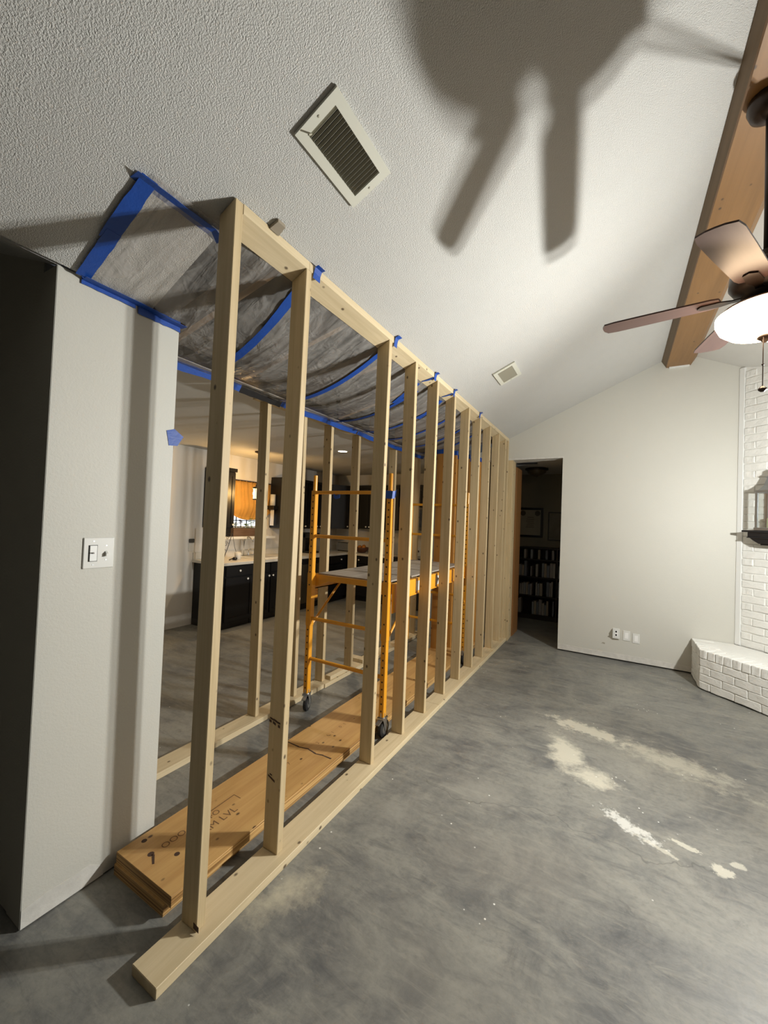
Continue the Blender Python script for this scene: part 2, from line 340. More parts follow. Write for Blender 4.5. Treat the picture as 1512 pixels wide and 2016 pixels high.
# ridge beam: slightly splayed, sides square to the roof slopes
def beam_section(y):
    s = .014*(4.65-y)
    return s
def beam_prism(poly, y0, y1):
    b = B(); lo = [b.verts.new((x-beam_section(y0), y0, z)) for x, z in poly]; hi = [b.verts.new((x-beam_section(y1), y1, z)) for x, z in poly]
    n = len(poly); b.faces.new(lo); b.faces.new(list(reversed(hi)))
    for i in range(n): b.faces.new((lo[i], lo[(i+1) % n], hi[(i+1) % n], hi[i]))
    return b
bt = thing('ridge_beam', 'long stained wooden beam boxed along the ceiling ridge', 'beam', (1.89, 4.65, 3.49))
obj('bottom_board', beam_prism([(1.775, 3.49), (2.005, 3.49), (2.01, 3.512), (1.768, 3.512)], -3.5, 4.649), M_BEAM, bt)
obj('side_board', beam_prism([(1.775, 3.497), (1.79, 3.512), (1.745, 3.60), (1.722, 3.583)], -3.5, 4.649), M_BEAMTRIM, bt)
obj('side_board', beam_prism([(1.995, 3.512), (2.008, 3.497), (2.062, 3.585), (2.04, 3.60)], -3.5, 4.649), M_BEAM, bt)
obj('end_caulk', bbox(1.80, 1.99, 4.62, 4.65, 3.478, 3.4895), M_TRIM, bt, label='white caulked end of the beam at the wall')
# ------------------------------------------------------------------ fireplace (diagonal corner)
FW = tag(bpy.data.objects.new('wall_fireplace', None), 'white painted brick chimney breast set across the corner', 'wall', None, 'structure')
COL.objects.link(FW); FW.location = (2.44, 4.65, 0); FW.rotation_euler = (0, 0, -math.pi/4)
def fz(t): return RZ-SL*(2.44+.7071*t-RX)
obj('mortar_backing', prism(B(), [(0, .0), (3.25, .0), (3.25, fz(3.25)-.002), (0, fz(0)-.002)], .003, .2), M_MORTAR, FW, world=False)
def brick_mesh(name, l, w, h, seed):
    rnd = random.Random(seed); b = box(B(), 0, l, 0, w, 0, h)
    bmesh.ops.subdivide_edges(b, edges=[e for e in b.edges if abs(e.verts[0].co.x-e.verts[1].co.x) > .5*l], cuts=2)
    for v in b.verts: v.co += Vector((rnd.uniform(-.003, .003), rnd.uniform(-.003, .003), rnd.uniform(-.003, .003)))
    bev(b, .004); return mesh_of(name, b, M_BRICK)
BM = [brick_mesh('brick', .208, .026, .069, k) for k in range(5)]
BH = [brick_mesh('brick', .098, .026, .069, 20+k) for k in range(3)]
z = .402; row = 0
while z < 3.36:
    t = .055
    seq = [BH[row % 3]] if row % 2 else []
    while t < 1.40:
        if row % 2 and t < .06: me, l = random.choice(BH), .098
        else: me, l = random.choice(BM), .208
        if z+.07 < fz(t+l)-.005: inst('brick', me, FW, (t, -.006+random.uniform(-.003, .003), z), (random.uniform(-.01, .01), 0, random.uniform(-.012, .012)))
        t += l+.008
    z += .0772; row += 1
obj('corner_board', bbox(0, .05, -.012, .012, .40, fz(.05)-.004, .002), M_TRIM, FW, world=False, label='smooth white board in the wall corner')
HE = thing('brick_hearth', 'raised white painted brick hearth set across the corner', 'hearth', (2.065, 4.165, 0))
core = prism(B(), [(2.0715, 4.645), (2.0715, 4.1675), (2.0715+1.35, 4.1675-1.35), (2.077+1.35+.405, 4.172-1.35+.405), (2.435, 4.625), (2.42, 4.645)], .012, .392, 'z')
obj('core', core, M_MORTAR, HE)
def place(me, lx, ly, z, rz): return inst('brick', me, HE, (lx, ly, z), (random.uniform(-.008, .008), 0, rz))
RW = [brick_mesh('brick', .0665, .19, .086, 40+k) for k in range(4)]
d45 = -math.pi/4
def hl(s, n=0): return (s*.7071+n*.7071, -s*.7071+n*.7071)
for i in range(24):
    x, y = hl(.002+i*.076, -.004); place(RW[i % 4], x, y, .314, d45)
for i in range(6):
    place(RW[i % 4], -.002, .012+(6-i)*.0765, .314, -math.pi/2)
for r in range(4):
    s = .002
    while s < 1.75:
        if r % 2 == 0 and s < .01: me, l = BH[r % 3], .098
        else: me, l = random.choice(BM), .208
        x, y = hl(s, -.003); place(me, x, y, .012+r*.0755, d45); s += l+.008
    for k in range(2):
        place(random.choice(BM), -.003, .435-k*.216, .012+r*.0755, -math.pi/2)
obj('top_slab', prism(B(), [(2.10, 4.643), (2.10, 4.30), (2.26, 4.18), (2.26+1.2, 4.18-1.2), (2.26+1.2+.3, 4.18-1.2+.3), (2.435, 4.62), (2.42, 4.643)], .392, .399, 'z'), M_BRICK, HE)
# mantel shelf
MA = thing('fireplace_mantel', 'black moulded wooden mantel shelf on the white brick', 'mantel', (2.44, 4.65, 0), -math.pi/4)
def mstep(name, t0, n, z0, z1): obj(name, bbox(t0, 1.9, -n, -.012, z0, z1, .003), M_MANTLE, MA, world=False)
mstep('shelf_board', .17, .205, 1.603, 1.622); mstep('frieze', .205, .175, 1.555, 1.603); mstep('bead', .20, .18, 1.545, 1.556)
obj('crown_moulding', prism(B(), [(.21, 1.545), (.235, 1.525), (.26, 1.508), (.29, 1.49), (1.9, 1.49), (1.9, 1.545)], -.15, -.012), M_MANTLE, MA, world=False)
obj('lower_moulding', bbox(.285, 1.9, -.12, -.012, 1.475, 1.491, .003), M_MANTLE, MA, world=False)
# lantern on the mantel
LA = thing('candle_lantern', 'silver metal and glass lantern with curled roof on the mantel', 'lantern', (2.44, 4.65, 1.622), -math.pi/4)
lc, ln, lw = .365, -.10, .092
obj('base', bbox(lc-lw-.006, lc+lw+.006, ln-lw, ln+lw, 0, .03, .003), M_NICKEL, LA, world=False)
for sx in (-1, 1):
    for sy in (-1, 1):
        obj('corner_post', bbox(lc+sx*(lw-.009)-.009, lc+sx*(lw-.009)+.009, ln+sy*(lw-.018)-.009, ln+sy*(lw-.018)+.009, .03, .375), M_NICKEL, LA, world=False)
obj('top_frame', bbox(lc-lw, lc+lw, ln-lw+.006, ln+lw-.006, .375, .405, .003), M_NICKEL, LA, world=False)
for sy in (-1, 1): obj('pane', bbox(lc-lw+.018, lc+lw-.018, ln+sy*(lw-.018)-.002, ln+sy*(lw-.018)+.002, .032, .373), M_GLASS, LA, world=False)
b = B()
prof = [(.105, .405), (.09, .42), (.062, .45), (.05, .49), (.04, .52), (.052, .528), (.03, .55), (.026, .58), (.0, .6)]
lathe(b, prof, 0, 0, 4); xf(b, Matrix.Translation((lc, ln, 0)) @ Matrix.Rotation(math.pi/4, 4, 'Z')); obj('roof', b, M_NICKEL, LA, world=False)
obj('candle', lathe(B(), [(0, .03), (.036, .03), (.036, .12), (.03, .128), (0, .125)], lc, ln, 16), plain('green_wax', (.55, .58, .36), .5), LA, world=False)

# ------------------------------------------------------------------ shoring stud walls
def stud_mesh(yb, yt, x0b, x1b, x0t, x1t, z0, zt0, zt1, th=.038):
    return hexa(B(), [(x0b, yb, z0), (x1b, yb, z0), (x1b, yb+th, z0), (x0b, yb+th, z0), (x0t, yt, zt0), (x1t, yt, zt1), (x1t, yt+th, zt1), (x0t, yt+th, zt0)])
FR = thing('shoring_stud_wall', 'front row of pine studs with plates, taped plastic behind', 'stud wall', (-.04, 2.2, 0))
def bx_(y): return -.0287+.0055*y
def plate(y0, y1): return hexa(B(), [(bx_(y0)-.092, y0, 0), (bx_(y0)+.047, y0, 0), (bx_(y1)+.047, y1, 0), (bx_(y1)-.092, y1, 0), (bx_(y0)-.092, y0, .038), (bx_(y0)+.047, y0, .038), (bx_(y1)+.047, y1, .038), (bx_(y1)-.092, y1, .038)])
obj('bottom_plate', bev(plate(-.1735, 2.237), .002), M_PLATE, FR); obj('bottom_plate', bev(plate(2.2395, 4.648), .002), M_PLATE, FR)
def topplate(y0, y1, d=0): return hexa(B(), [(-.089, y0, 2.7378-.089*SL-d), (0, y0, 2.7378-d), (0, y1, 2.7378-d), (-.089, y1, 2.7378-.089*SL-d), (-.089, y0, cz(-.089)-.003), (0, y0, cz(0)-.003), (0, y1, cz(0)-.003), (-.089, y1, cz(-.089)-.003)])
obj('top_plate', topplate(.0395, .424), M_PLATE, FR); obj('top_plate', topplate(.4255, 2.02), M_PLATE, FR); obj('top_plate', topplate(2.0215, 4.648), M_PLATE, FR)
SB = [.0021, .4054, 1.2126, 1.6397, 2.0234, 2.4459, 2.8495, 3.2548, 3.6544, 4.062, 4.43, 4.602]
ST = [.0, .4051, 1.2094, 1.6009, 2.022, 2.4384, 2.8537, 3.2512, 3.6654, 4.0805, 4.455, 4.606]
studs = []
for i, (yb, yt) in enumerate(zip(SB, ST)):
    xb = bx_(yb); jig = random.uniform(-.002, .002)
    if i == 0: b = stud_mesh(yb, yt, xb-.089, xb, -.089, 0, .0385, cz(-.089)-.004, cz(0)-.004)
    else: b = stud_mesh(yb, yt, xb-.089, xb, -.089+jig, jig, .0385, 2.7372-.089*SL, 2.7372)
    studs.append(obj('stud', bev(b, .0025), M_STUD, FR))
obj('shim', hexa(B(), [(.004, .17, 2.765), (.045, .175, 2.784), (.045, .215, 2.784), (.004, .22, 2.765), (.004, .17, 2.778), (.045, .175, 2.797), (.045, .215, 2.797), (.004, .22, 2.778)]), plain('grey_wood_scrap', (.28, .24, .18), .8), FR, label='small grey wood shim between plate and ceiling')
def text_mesh(txt, size):
    c = bpy.data.curves.new('t', 'FONT'); c.body = txt; c.size = size; c.align_x = 'LEFT'
    o = bpy.data.objects.new('t', c); COL.objects.link(o); bpy.context.view_layer.update()
    me = bpy.data.meshes.new_from_object(o.evaluated_get(bpy.context.evaluated_depsgraph_get())); bpy.data.objects.remove(o)
    bm = B(); bm.from_mesh(me); return bm
# ink stamps on the second stud: rows of short strokes on the face turned to the viewer
def strokes(parent, rows, y, name='ink_stamp'):
    b = B()
    for (x0, z0, dx, dz, h) in rows: hexa(b, [(x0, y-.0012, z0), (x0+dx, y-.0012, z0+dz), (x0+dx, y-.0002, z0+dz), (x0, y-.0002, z0), (x0, y-.0012, z0+h), (x0+dx, y-.0012, z0+dz+h), (x0+dx, y-.0002, z0+dz+h), (x0, y-.0002, z0+h)])
    return obj(name, b, M_INK, parent)
s2 = studs[1]
strokes(s2, [(-.103, .634, .024, -.004, .008), (-.078, .631, .022, -.006, .009), (-.055, .625, .016, -.002, .008), (-.107, .620, .014, -.003, .011), (-.084, .617, .018, -.006, .011), (-.052, .608, .012, -.002, .012)], SB[1])
strokes(s2, [(-.10, .372, .024, -.010, .008), (-.078, .362, .02, -.008, .009), (-.09, .382, .014, -.003, .005)], SB[1])
strokes(studs[0], [(-.045, .05, .03, -.004, .02)], SB[0]+.0, 'ink_stamp')

RE = thing('kitchen_stud_wall', 'rear row of pine studs and plates on the kitchen side', 'stud wall', (-1.1, 2.2, 0))
obj('bottom_plate', bev(bbox(-1.165, -1.025, .26, 2.02, 0, .038), .002), M_PLATE, RE); obj('bottom_plate', bev(bbox(-1.155, -1.015, 2.022, 4.2, 0, .038), .002), M_PLATE, RE)
obj('top_plate', bbox(-1.158, -1.066, 1.15, 4.2, 2.468, KZ-.002), M_PLATE, RE)
for y in (1.235, 1.66, 2.045, 2.52, 3.345, 4.06):
    obj('stud', bev(stud_mesh(y, y-.015, -1.16, -1.071, -1.158, -1.069, .0385, 2.4675, 2.4675), .002), M_STUD, RE)
for i, (cx, cy, dx, dy, lab) in enumerate([(-1.06, 2.27, .06, .30, 'short pine offcut lying along the rear bottom plate'), (-1.13, 2.72, .22, .09, 'pine offcut lying across the rear bottom plate farther back')]):
    t = obj('wood_offcut', bev(bbox(cx-dx/2, cx+dx/2, cy-dy/2, cy+dy/2, .0382, .076), .002), M_PLATE); tag(t, lab, 'wood offcut')

# ------------------------------------------------------------------ laminated beams on the floor
def lvl(name, x0, x1, y0, y1, z0, z1, label):
    t = thing(name, label, 'lumber', ((x0+x1)/2, y0, z0))
    obj('veneer_edge', bbox(x0, x1, y0, y1, z0+.0005, z1-.0015, .001), M_LVLSIDE, t); obj('face', bbox(x0+.001, x1-.001, y0+.001, y1-.001, z1-.0015, z1), M_LVL, t)
    return t
lvl('laminated_beam', -.579, -.222, -.004, 4.28, 0, .045, 'lower wide laminated timber beam flat on the concrete')
lv = lvl('laminated_beam', -.580, -.186, .004, 4.30, .0455, .0905, 'upper laminated timber beam with ink lettering, stacked on another')
def letter(txt, size, x, y, rot=0, z=.0906, par=lv, squash=1):
    b = text_mesh(txt, size)
    M = Matrix.Translation((x, y, z)) @ Matrix.Rotation(math.pi/2+rot, 4, 'Z') @ Matrix.Diagonal((1, squash, 1, 1))
    obj('lettering', xf(b, M), M_STAMP, par)
letter('LAM LVL', .058, -.345, .238, 0); letter('OOO', .046, -.425, .12, 0); letter('FO', .045, -.405, .345, 0)
b = B()
for (x0, x1, y0, y1) in ((-.452, -.447, .33, .52), (-.447, -.40, .517, .521)): box(b, x0, x1, y0, y1, .0904, .0908)
obj('stamp_outline', b, M_STAMP, lv)
for txt, x, y in (('2', -.385, 1.14), ('6', -.385, 1.25), ('1', -.383, 1.30), ('0', -.382, 1.39), ('1', -.382, 1.44), ('L', -.39, .80), ('7', -.388, .87)): letter(txt, .035, x, y)
b = B()
pts = [(-.565, 1.045), (-.47, 1.04), (-.40, 1.055), (-.33, 1.04), (-.28, 1.052), (-.215, 1.05)]
for (a0, b0), (a1, b1) in zip(pts, pts[1:]): hexa(b, [(a0, b0, .0904), (a1, b1, .0904), (a1, b1+.012, .0904), (a0, b0+.008, .0904), (a0, b0, .0909), (a1, b1, .0909), (a1, b1+.012, .0909), (a0, b0+.008, .0909)])
obj('marker_line', b, M_INK, lv)
b = B()
for cx, cy, r in ((-.445, .075, .014), (-.352, .135, .012), (-.54, .10, .012), (-.30, .62, .012), (-.40, .74, .014)): lathe(b, [(0, .0905), (r, .0905), (r*.9, .0909), (0, .0909)], cx, cy, 9)
hexa(b, [(-.44, .075, .0905), (-.43, .083, .0905), (-.385, .055, .0905), (-.39, .048, .0905), (-.44, .075, .0909), (-.43, .083, .0909), (-.385, .055, .0909), (-.39, .048, .0909)])
obj('dark_knots', b, M_INK, lv)
# upright orange boards standing on the beams
def post(x0, x1, y0, n, ztop, label):
    t = thing('board_post', label, 'post', ((x0+x1)/2, y0, .091))
    for k in range(n): obj('board', bev(bbox(x0, x1, y0+k*.043, y0+k*.043+.038, .0912, ztop), .0015), M_POST, t)
    obj('tape_cap', bbox(x0-.004, x1+.004, y0-.004, y0+n*.043, ztop, ztop+.05), M_TAPE, t)
    return t
post(-.575, -.475, 3.46, 2, 2.40, 'orange stained double board post nearest the scaffold platform')
post(-.575, -.38, 3.60, 1, 2.40, 'wide orange stained board standing just behind the double post')
post(-.52, -.28, 3.78, 1, 2.38, 'orange stained board standing third behind the scaffold')
post(-.50, -.22, 4.02, 2, 2.38, 'farthest orange stained board post near the end of the studs')

# ------------------------------------------------------------------ plastic sheet and its tapes
P0, P1, P2 = (-.085, 2.700), (-.60, 2.40), (-1.0, 2.485)
def bez(x):
    lo, hi = 0, 1
    for _ in range(30):
        t = (lo+hi)/2; X = (1-t)**2*P0[0]+2*t*(1-t)*P1[0]+t*t*P2[0]
        if X > x: lo = t
        else: hi = t
    return (1-t)**2*P0[1]+2*t*(1-t)*P1[1]+t*t*P2[1] if x > -1.0 else P2[1]
def smooth(a, b, x): t = max(0, min(1, (x-a)/(b-a))); return t*t*(3-2*t)
def film_z(x, y, off=0):
    zb = bez(max(x, -1.0)); zc = max(cz(x), KZ)-.010
    w = smooth(-.02, .36, y)
    sag = .012*math.sin(y*7.7)*smooth(-.1, -.3, x)*smooth(-1.0, -.8, x)
    return zc*(1-w)+min(zb+sag, zc)*w - off
PS = thing('plastic_sheet', 'clear plastic dust sheet taped overhead between the two stud rows', 'plastic sheet', (-.5, 2.0, 2.45))
b = B(); NX, NY = 40, 190; grid = {}
Y0, Y1 = -.235, 4.15
for j in range(NY+1):
    y = Y0+(Y1-Y0)*j/NY
    for i in range(NX+1):
        x = -.088-(1.03-.088)*i/NX
        k = 0
        for yc in (.42, 1.22, 1.93, 2.38, 3.2):       # folds gathered towards the tied points at the front plate
            dy = y-yc; ax = (-.088-x); r = math.hypot(dy, ax)+1e-3; th = math.atan2(dy, ax)
            k += .006*math.sin(th*34)*math.exp(-(r/.28)**2)
        dy = y-.2; ax = x+.62; r = math.hypot(dy, ax)+1e-3; th = math.atan2(dy, ax); k += .007*math.sin(th*30)*math.exp(-(r/.35)**2)
        grid[i, j] = (x, y, film_z(x, y, .0005+max(0, k+.004)*smooth(.1, .3, y)))
vs = {}
def gv(i, j):
    if (i, j) not in vs: vs[i, j] = b.verts.new(grid[i, j])
    return vs[i, j]
for j in range(NY):
    for i in range(NX):
        x, y, _ = grid[i+1, j]
        if y < .19 and x < -.604: continue
        if y < .06 and x > -.135: continue
        b.faces.new((gv(i, j), gv(i+1, j), gv(i+1, j+1), gv(i, j+1)))
obj('film', b, M_FILM, PS, smooth=True)
def tape(pts, w, off=.004, n=3, name='tape_strip', parent=None, mat=None, nrm=None, label=None):
    """ribbon with thickness through world points; nrm: list of width directions or None (perpendicular in plan)"""
    b = B(); P = [Vector(p) for p in pts]; row = []
    for i, p in enumerate(P):
        d = (P[min(i+1, len(P)-1)]-P[max(i-1, 0)]).normalized()
        wd = Vector(nrm) if nrm else Vector((-d.y, d.x, 0)).normalized()
        nn = d.cross(wd).normalized()
        ww = w*(1+random.uniform(-.08, .08))
        row.append([b.verts.new(p+wd*ww/2), b.verts.new(p-wd*ww/2), b.verts.new(p-wd*ww/2+nn*.0012), b.verts.new(p+wd*ww/2+nn*.0012)])
    for a, c in zip(row, row[1:]):
        for k in range(4): b.faces.new((a[k], a[(k+1) % 4], c[(k+1) % 4], c[k]))
    b.faces.new(row[0]); b.faces.new(row[-1])
    return obj(name, b, mat or M_TAPE, parent, label=label)
def ftape(a, c, w=.036, n=14, off=.014, parent=PS):
    pts = []
    for i in range(n+1):
        t = i/n; x = a[0]+(c[0]-a[0])*t; y = a[1]+(c[1]-a[1])*t; pts.append((x, y, film_z(x, y, off)))
    return tape(pts, w, parent=parent)
ftape((-.10, .455), (-.66, .535), .048); ftape((-.10, 1.255), (-.96, 1.25), .046)
ftape((-.15, 1.96), (-1.0, 1.94), .040); ftape((-.15, 2.40), (-1.0, 2.32), .040); ftape((-.10, 1.86), (-.35, 1.93), .045); ftape((-.10, 2.36), (-.35, 2.42), .045)
ftape((-.12, 2.80), (-1.0, 2.78), .040); ftape((-.12, 3.25), (-1.0, 3.2), .040); ftape((-.12, 3.62), (-.9, 3.66), .04)
# border tapes on the vaulted ceiling and wall top
def ctape(a, c, w, n=8, off=.012):
    pts = [(a[0]+(c[0]-a[0])*i/n, a[1]+(c[1]-a[1])*i/n, 0) for i in range(n+1)]
    return tape([(x, y, film_z(x, y, off) if y > .05 else cz(x)-off) for x, y, _ in pts], w, parent=PS)
ctape((-.150, -.285), (-.150, .055), .050); ctape((-.13, -.243), (-.40, -.243), .056, off=.0125); ctape((-.36, -.237), (-.585, -.237), .052, off=.0135)
tape([(-.607, y, 2.495-.002*math.sin(9*y)) for y in [-.232+.021*i for i in range(11)]], .034, parent=PS, nrm=(0, 0, 1))
tape([(-.607, y, 2.488) for y in [-.01+.02*i for i in range(11)]], .052, parent=PS, nrm=(0, 0, 1))
ctape((-.588, -.232), (-.588, .20), .042, off=.0145)
# kitchen-side edge tape
def etape(y0, y1, w=.05):
    n = max(3, int((y1-y0)/.12)); pts = [(-1.035-.006*math.sin(5*(y0+(y1-y0)*i/n)), y0+(y1-y0)*i/n, 2.470+.005*math.sin(11*(y0+(y1-y0)*i/n))) for i in range(n+1)]
    return tape(pts, w, parent=PS, nrm=(.55, 0, .83))
etape(.36, .92); etape(1.33, 2.4); etape(2.42, 4.1, .045)
tape([(-1.04, .93+.05*i, 2.470+.003*(i % 2)) for i in range(9)], .06, parent=PS, mat=M_BLACK, nrm=(.55, 0, .83), name='black_tape_strip', label='strip of black tape at the sheet edge')
# loose tape ends folded over the front top plate
def flag(y, dz, dy, w, label):
    t = tape([(.003, y, 2.715), (.004, y+.003, 2.745), (.010, y+.006, 2.772+dz*.3), (.03, y+dy, 2.782+dz)], w, name='tape_end', nrm=(0, 1, 0))
    return tag(t, label, 'tape', None)
flag(.475, -.012, .005, .05, 'blue tape end on the top plate beside the second stud')
flag(1.282, .004, .02, .04, 'blue tape end sticking up at the top plate beside the third stud')
flag(1.96, -.005, .015, .04, 'blue tape end on the top plate before the fifth stud')
flag(2.40, -.005, .015, .035, 'blue tape end on the top plate before the sixth stud')
flag(3.21, -.005, .015, .035, 'blue tape end at the top plate before the eighth stud')
for y0, a in ((1.93, 1), (2.36, 1)):
    tape([(-.088, y0-.03, 2.697), (-.04, y0, 2.716), (.0005, y0+.02, 2.7335)], .035, parent=PS)
# tape scrap and torn drywall on the wall stub's end
t = obj('tape_scrap', prism(B(), [(.150, 1.970), (.190, 1.985), (.238, 1.955), (.208, 1.905), (.165, 1.900)], -.6118, -.610, 'x'), M_TAPE); tag(t, 'blue tape scrap folded round the edge of the wall stub', 'tape')
obj('drywall_tear', prism(B(), [(-.6115, 1.905), (-.66, 1.905), (-.65, 1.85), (-.625, 1.82)], .1885, .192), plain('torn_paper', (.35, .26, .19), .9), wl, world=True)

# ------------------------------------------------------------------ rolling scaffold
SC = thing('rolling_scaffold', 'orange yellow rolling scaffold with plywood deck between the stud rows', 'scaffold', (-.515, 2.5, 0))
X0, X1, YA, YB = -.865, -.155, 1.58, 3.40
def stub_post(x, y):
    p = obj('post', bev(bbox(x-.021, x+.021, y-.021, y+.021, .155, 1.80), .003), M_YELLOW, SC)
    obj('sleeve', bev(bbox(x-.024, x+.024, y-.024, y+.024, .70, 1.13), .003), M_YELLOW, p); obj('pin', tube(B(), [(x, y, 1.80), (x, y, 1.925)], .017, 12), M_YELLOW, p)
    b = B()
    for k in range(31):
        z = .20+.052*k
        if .70 < z < 1.13 and k % 4: continue
        d = .0255 if .70 < z < 1.13 else .0225
        for s in (-1,): tube(b, [(x, y-d+.003, z), (x, y-d, z)], .0065, 6)
    obj('pin_hole', b, M_HOLE, p, kind='stuff')
    return p
def caster(x, y, ang):
    c = obj('caster', lathe(B(), [(0, .150), (.022, .150), (.022, .185), (.014, .20), (0, .20)], x, y, 14), M_STEEL, SC)
    R = Matrix.Translation((x, y, 0)) @ Matrix.Rotation(ang, 4, 'Z')
    b = lathe(B(), [(0, -.017), (.045, -.017), (.062, -.013), (.064, 0), (.062, .013), (.045, .017), (0, .017)], 0, 0, 22)
    xf(b, R @ Matrix.Translation((0, .022, .0645)) @ Matrix.Rotation(math.pi/2, 4, 'Y')); obj('wheel', b, M_RUBBER, c)
    b = lathe(B(), [(0, -.0185), (.038, -.0185), (.038, .0185), (0, .0185)], 0, 0, 16)
    xf(b, R @ Matrix.Translation((0, .022, .0645)) @ Matrix.Rotation(math.pi/2, 4, 'Y')); obj('hub', b, M_STEEL, c)
    b = B(); box(b, -.026, .026, -.03, .04, .140, .152)
    for s in (-1, 1): prism(b, [(-.02, .142), (.035, .142), (.034, .055), (.010, .055)], s*.0225-.0015, s*.0225+.0015, 'x')
    prism(b, [(-.07, .118), (-.02, .135), (-.02, .142), (-.075, .126)], -.015, .015, 'x')
    obj('fork', xf(b, R), M_STEEL, c)
for x in (X0, X1):
    for y in (YA, YB):
        stub_post(x, y); caster(x, y, math.radians(20) if x == X0 else 0)
for y in (YA, YB):
    for z in (.435, .76, 1.43, 1.79-.005):
        obj('rung', tube(B(), [(X0+.02, y, z), (X1-.02, y, z)], .0145, 10), M_YELLOW, SC)
    s = 1 if y == YA else -1
    obj('end_rail', prism(B(), [(X0+.026, 1.115), (X1-.026, 1.115), (X1-.026, 1.02), (X1-.07, 1.03), (X1-.16, 1.07), (X0+.16, 1.07), (X0+.07, 1.03), (X0+.026, 1.02)], y+.028*s-.003, y+.028*s+.003), M_YELLOW, SC)
for x, s in ((X0, -1), (X1, 1)):
    b = B(); xi = x+.028*s
    box(b, xi-.003, xi+.003, YA+.03, YB-.03, .985, 1.108); box(b, min(xi, xi-.03*s*-1*-1), max(xi, xi-.03*s*-1*-1), YA+.03, YB-.03, 1.104, 1.110); box(b, xi-.006, xi+.010 if s > 0 else xi+.003, YA+.03, YB-.03, .985, .993)
    r = obj('side_rail', b, M_YELLOW, SC)
    for y0, y1, z0, z1 in ((YA+.02, YA+.13, .90, 1.11), (YB-.13, YB-.02, .90, 1.11)):
        obj('bracket', bev(bbox(xi+.0035*s if s > 0 else xi-.012, xi+.012 if s > 0 else xi-.0035, y0, y1, z0, z1), .001), M_YELLOW, r)
    for ya, yb in ((YA, YA+.40), (YB, YB-.40)):
        obj('brace', tube(B(), [(x+.0*s, ya+(.024 if yb > ya else -.024), .70), (x, yb, 1.0)], .010, 8), M_YELLOW, SC)
    if s > 0:
        for y0, y1 in ((2.02, 2.19), (2.46, 2.72)):
            st = obj('sticker', bbox(xi+.0032, xi+.0042, y0, y1, 1.01, 1.09), M_WHITE, r, label='white warning sticker')
            if y0 > 2.3: obj('arrow', prism(B(), [(y0+.012, 1.08), (y0+.05, 1.06), (y0+.02, 1.02)], xi+.0043, xi+.0047, 'x'), M_BLACK, r)
        for yy in (1.72, 2.205, 2.43): obj('rail_joint', bbox(xi+.003, xi+.0055, yy, yy+.02, .99, 1.105), plain('rail_shadow_gap', (.09, .04, .01), .6), r)
dk = obj('deck', bbox(X0+.03, X1-.03, YA+.05, YB-.05, 1.111, 1.124, .001), M_DECK, SC)
t = tape([(-.30, 1.555, 1.782), (-.24, 1.554, 1.774), (-.18, 1.552, 1.768), (-.125, 1.553, 1.765), (-.118, 1.575, 1.768), (-.122, 1.61, 1.785)], .055, name='tape_band', nrm=(.1, 0, 1)); tag(t, 'blue tape band wrapped round the near right scaffold post', 'tape')
t = tape([(-.66, 1.562, 1.76), (-.64, 1.562, 1.745), (-.60, 1.562, 1.755)], .03, name='tape_scrap', nrm=(0, 0, 1)); tag(t, 'small blue tape scrap hanging on the top scaffold rung', 'tape')

# ------------------------------------------------------------------ ceiling fan
FX, FY = FAN_C; HZ = 2.63; DZ = HZ-2.72
FN = thing('ceiling_fan', 'dark bronze five-blade ceiling fan with a glowing frosted bowl', 'ceiling fan', (FX, FY, 3.488))
obj('canopy', lathe(B(), [(0, 3.489), (.075, 3.489), (.078, 3.46), (.066, 3.425), (.04, 3.405), (.016, 3.398), (0, 3.398)], FX, FY, 28), M_BRONZE, FN, smooth=True)
obj('downrod', tube(B(), [(FX, FY, 3.40), (FX, FY, 2.90+DZ)], .0125, 12), M_BRONZE, FN, smooth=True)
obj('motor_housing', lathe(B(), [(0, 2.90+DZ), (.03, 2.90+DZ), (.035, 2.86+DZ), (.09, 2.845+DZ), (.125, 2.81+DZ), (.128, 2.765+DZ), (.11, 2.735+DZ), (.085, 2.715+DZ), (.085, 2.69+DZ), (0, 2.69+DZ)], FX, FY, 36), M_BRONZE, FN, smooth=True)
obj('switch_housing', lathe(B(), [(0, 2.69+DZ), (.07, 2.69+DZ), (.072, 2.665+DZ), (.15, 2.655+DZ), (.155, 2.648+DZ), (0, 2.648+DZ)], FX, FY, 32), M_BRONZE, FN, smooth=True)
m, nt, bs = newmat('frosted_bowl_glass')
bs.inputs['Base Color'].default_value = (.9, .8, .6, 1); bs.inputs['Roughness'].default_value = .4
bs.inputs['Emission Color'].default_value = (1.0, .72, .46, 1); bs.inputs['Emission Strength'].default_value = 24.0
M_BOWL = m
obj('glass_bowl', lathe(B(), [(.150, 2.647+DZ), (.172, 2.632+DZ), (.172, 2.61+DZ), (.158, 2.578+DZ), (.125, 2.55+DZ), (.08, 2.535+DZ), (.03, 2.53+DZ), (0, 2.53+DZ)], FX, FY, 40), M_BOWL, FN, smooth=True)
obj('finial', lathe(B(), [(0, 2.531+DZ), (.024, 2.531+DZ), (.03, 2.522+DZ), (.018, 2.512+DZ), (.008, 2.50+DZ), (0, 2.498+DZ)], FX, FY, 18), M_BRONZE, FN, smooth=True)
b = B(); px, py = FX-.012, FY-.02
tube(b, [(px, py, 2.53+DZ), (px, py, 2.305+DZ)], .0018, 6); pc = obj('pull_chain', b, M_BRONZE, FN)
obj('pull_knob', lathe(B(), [(0, 2.306+DZ), (.005, 2.304+DZ), (.015, 2.294+DZ), (.015, 2.288+DZ), (.006, 2.280+DZ), (0, 2.279+DZ)], px, py, 16), M_BRONZE, pc)
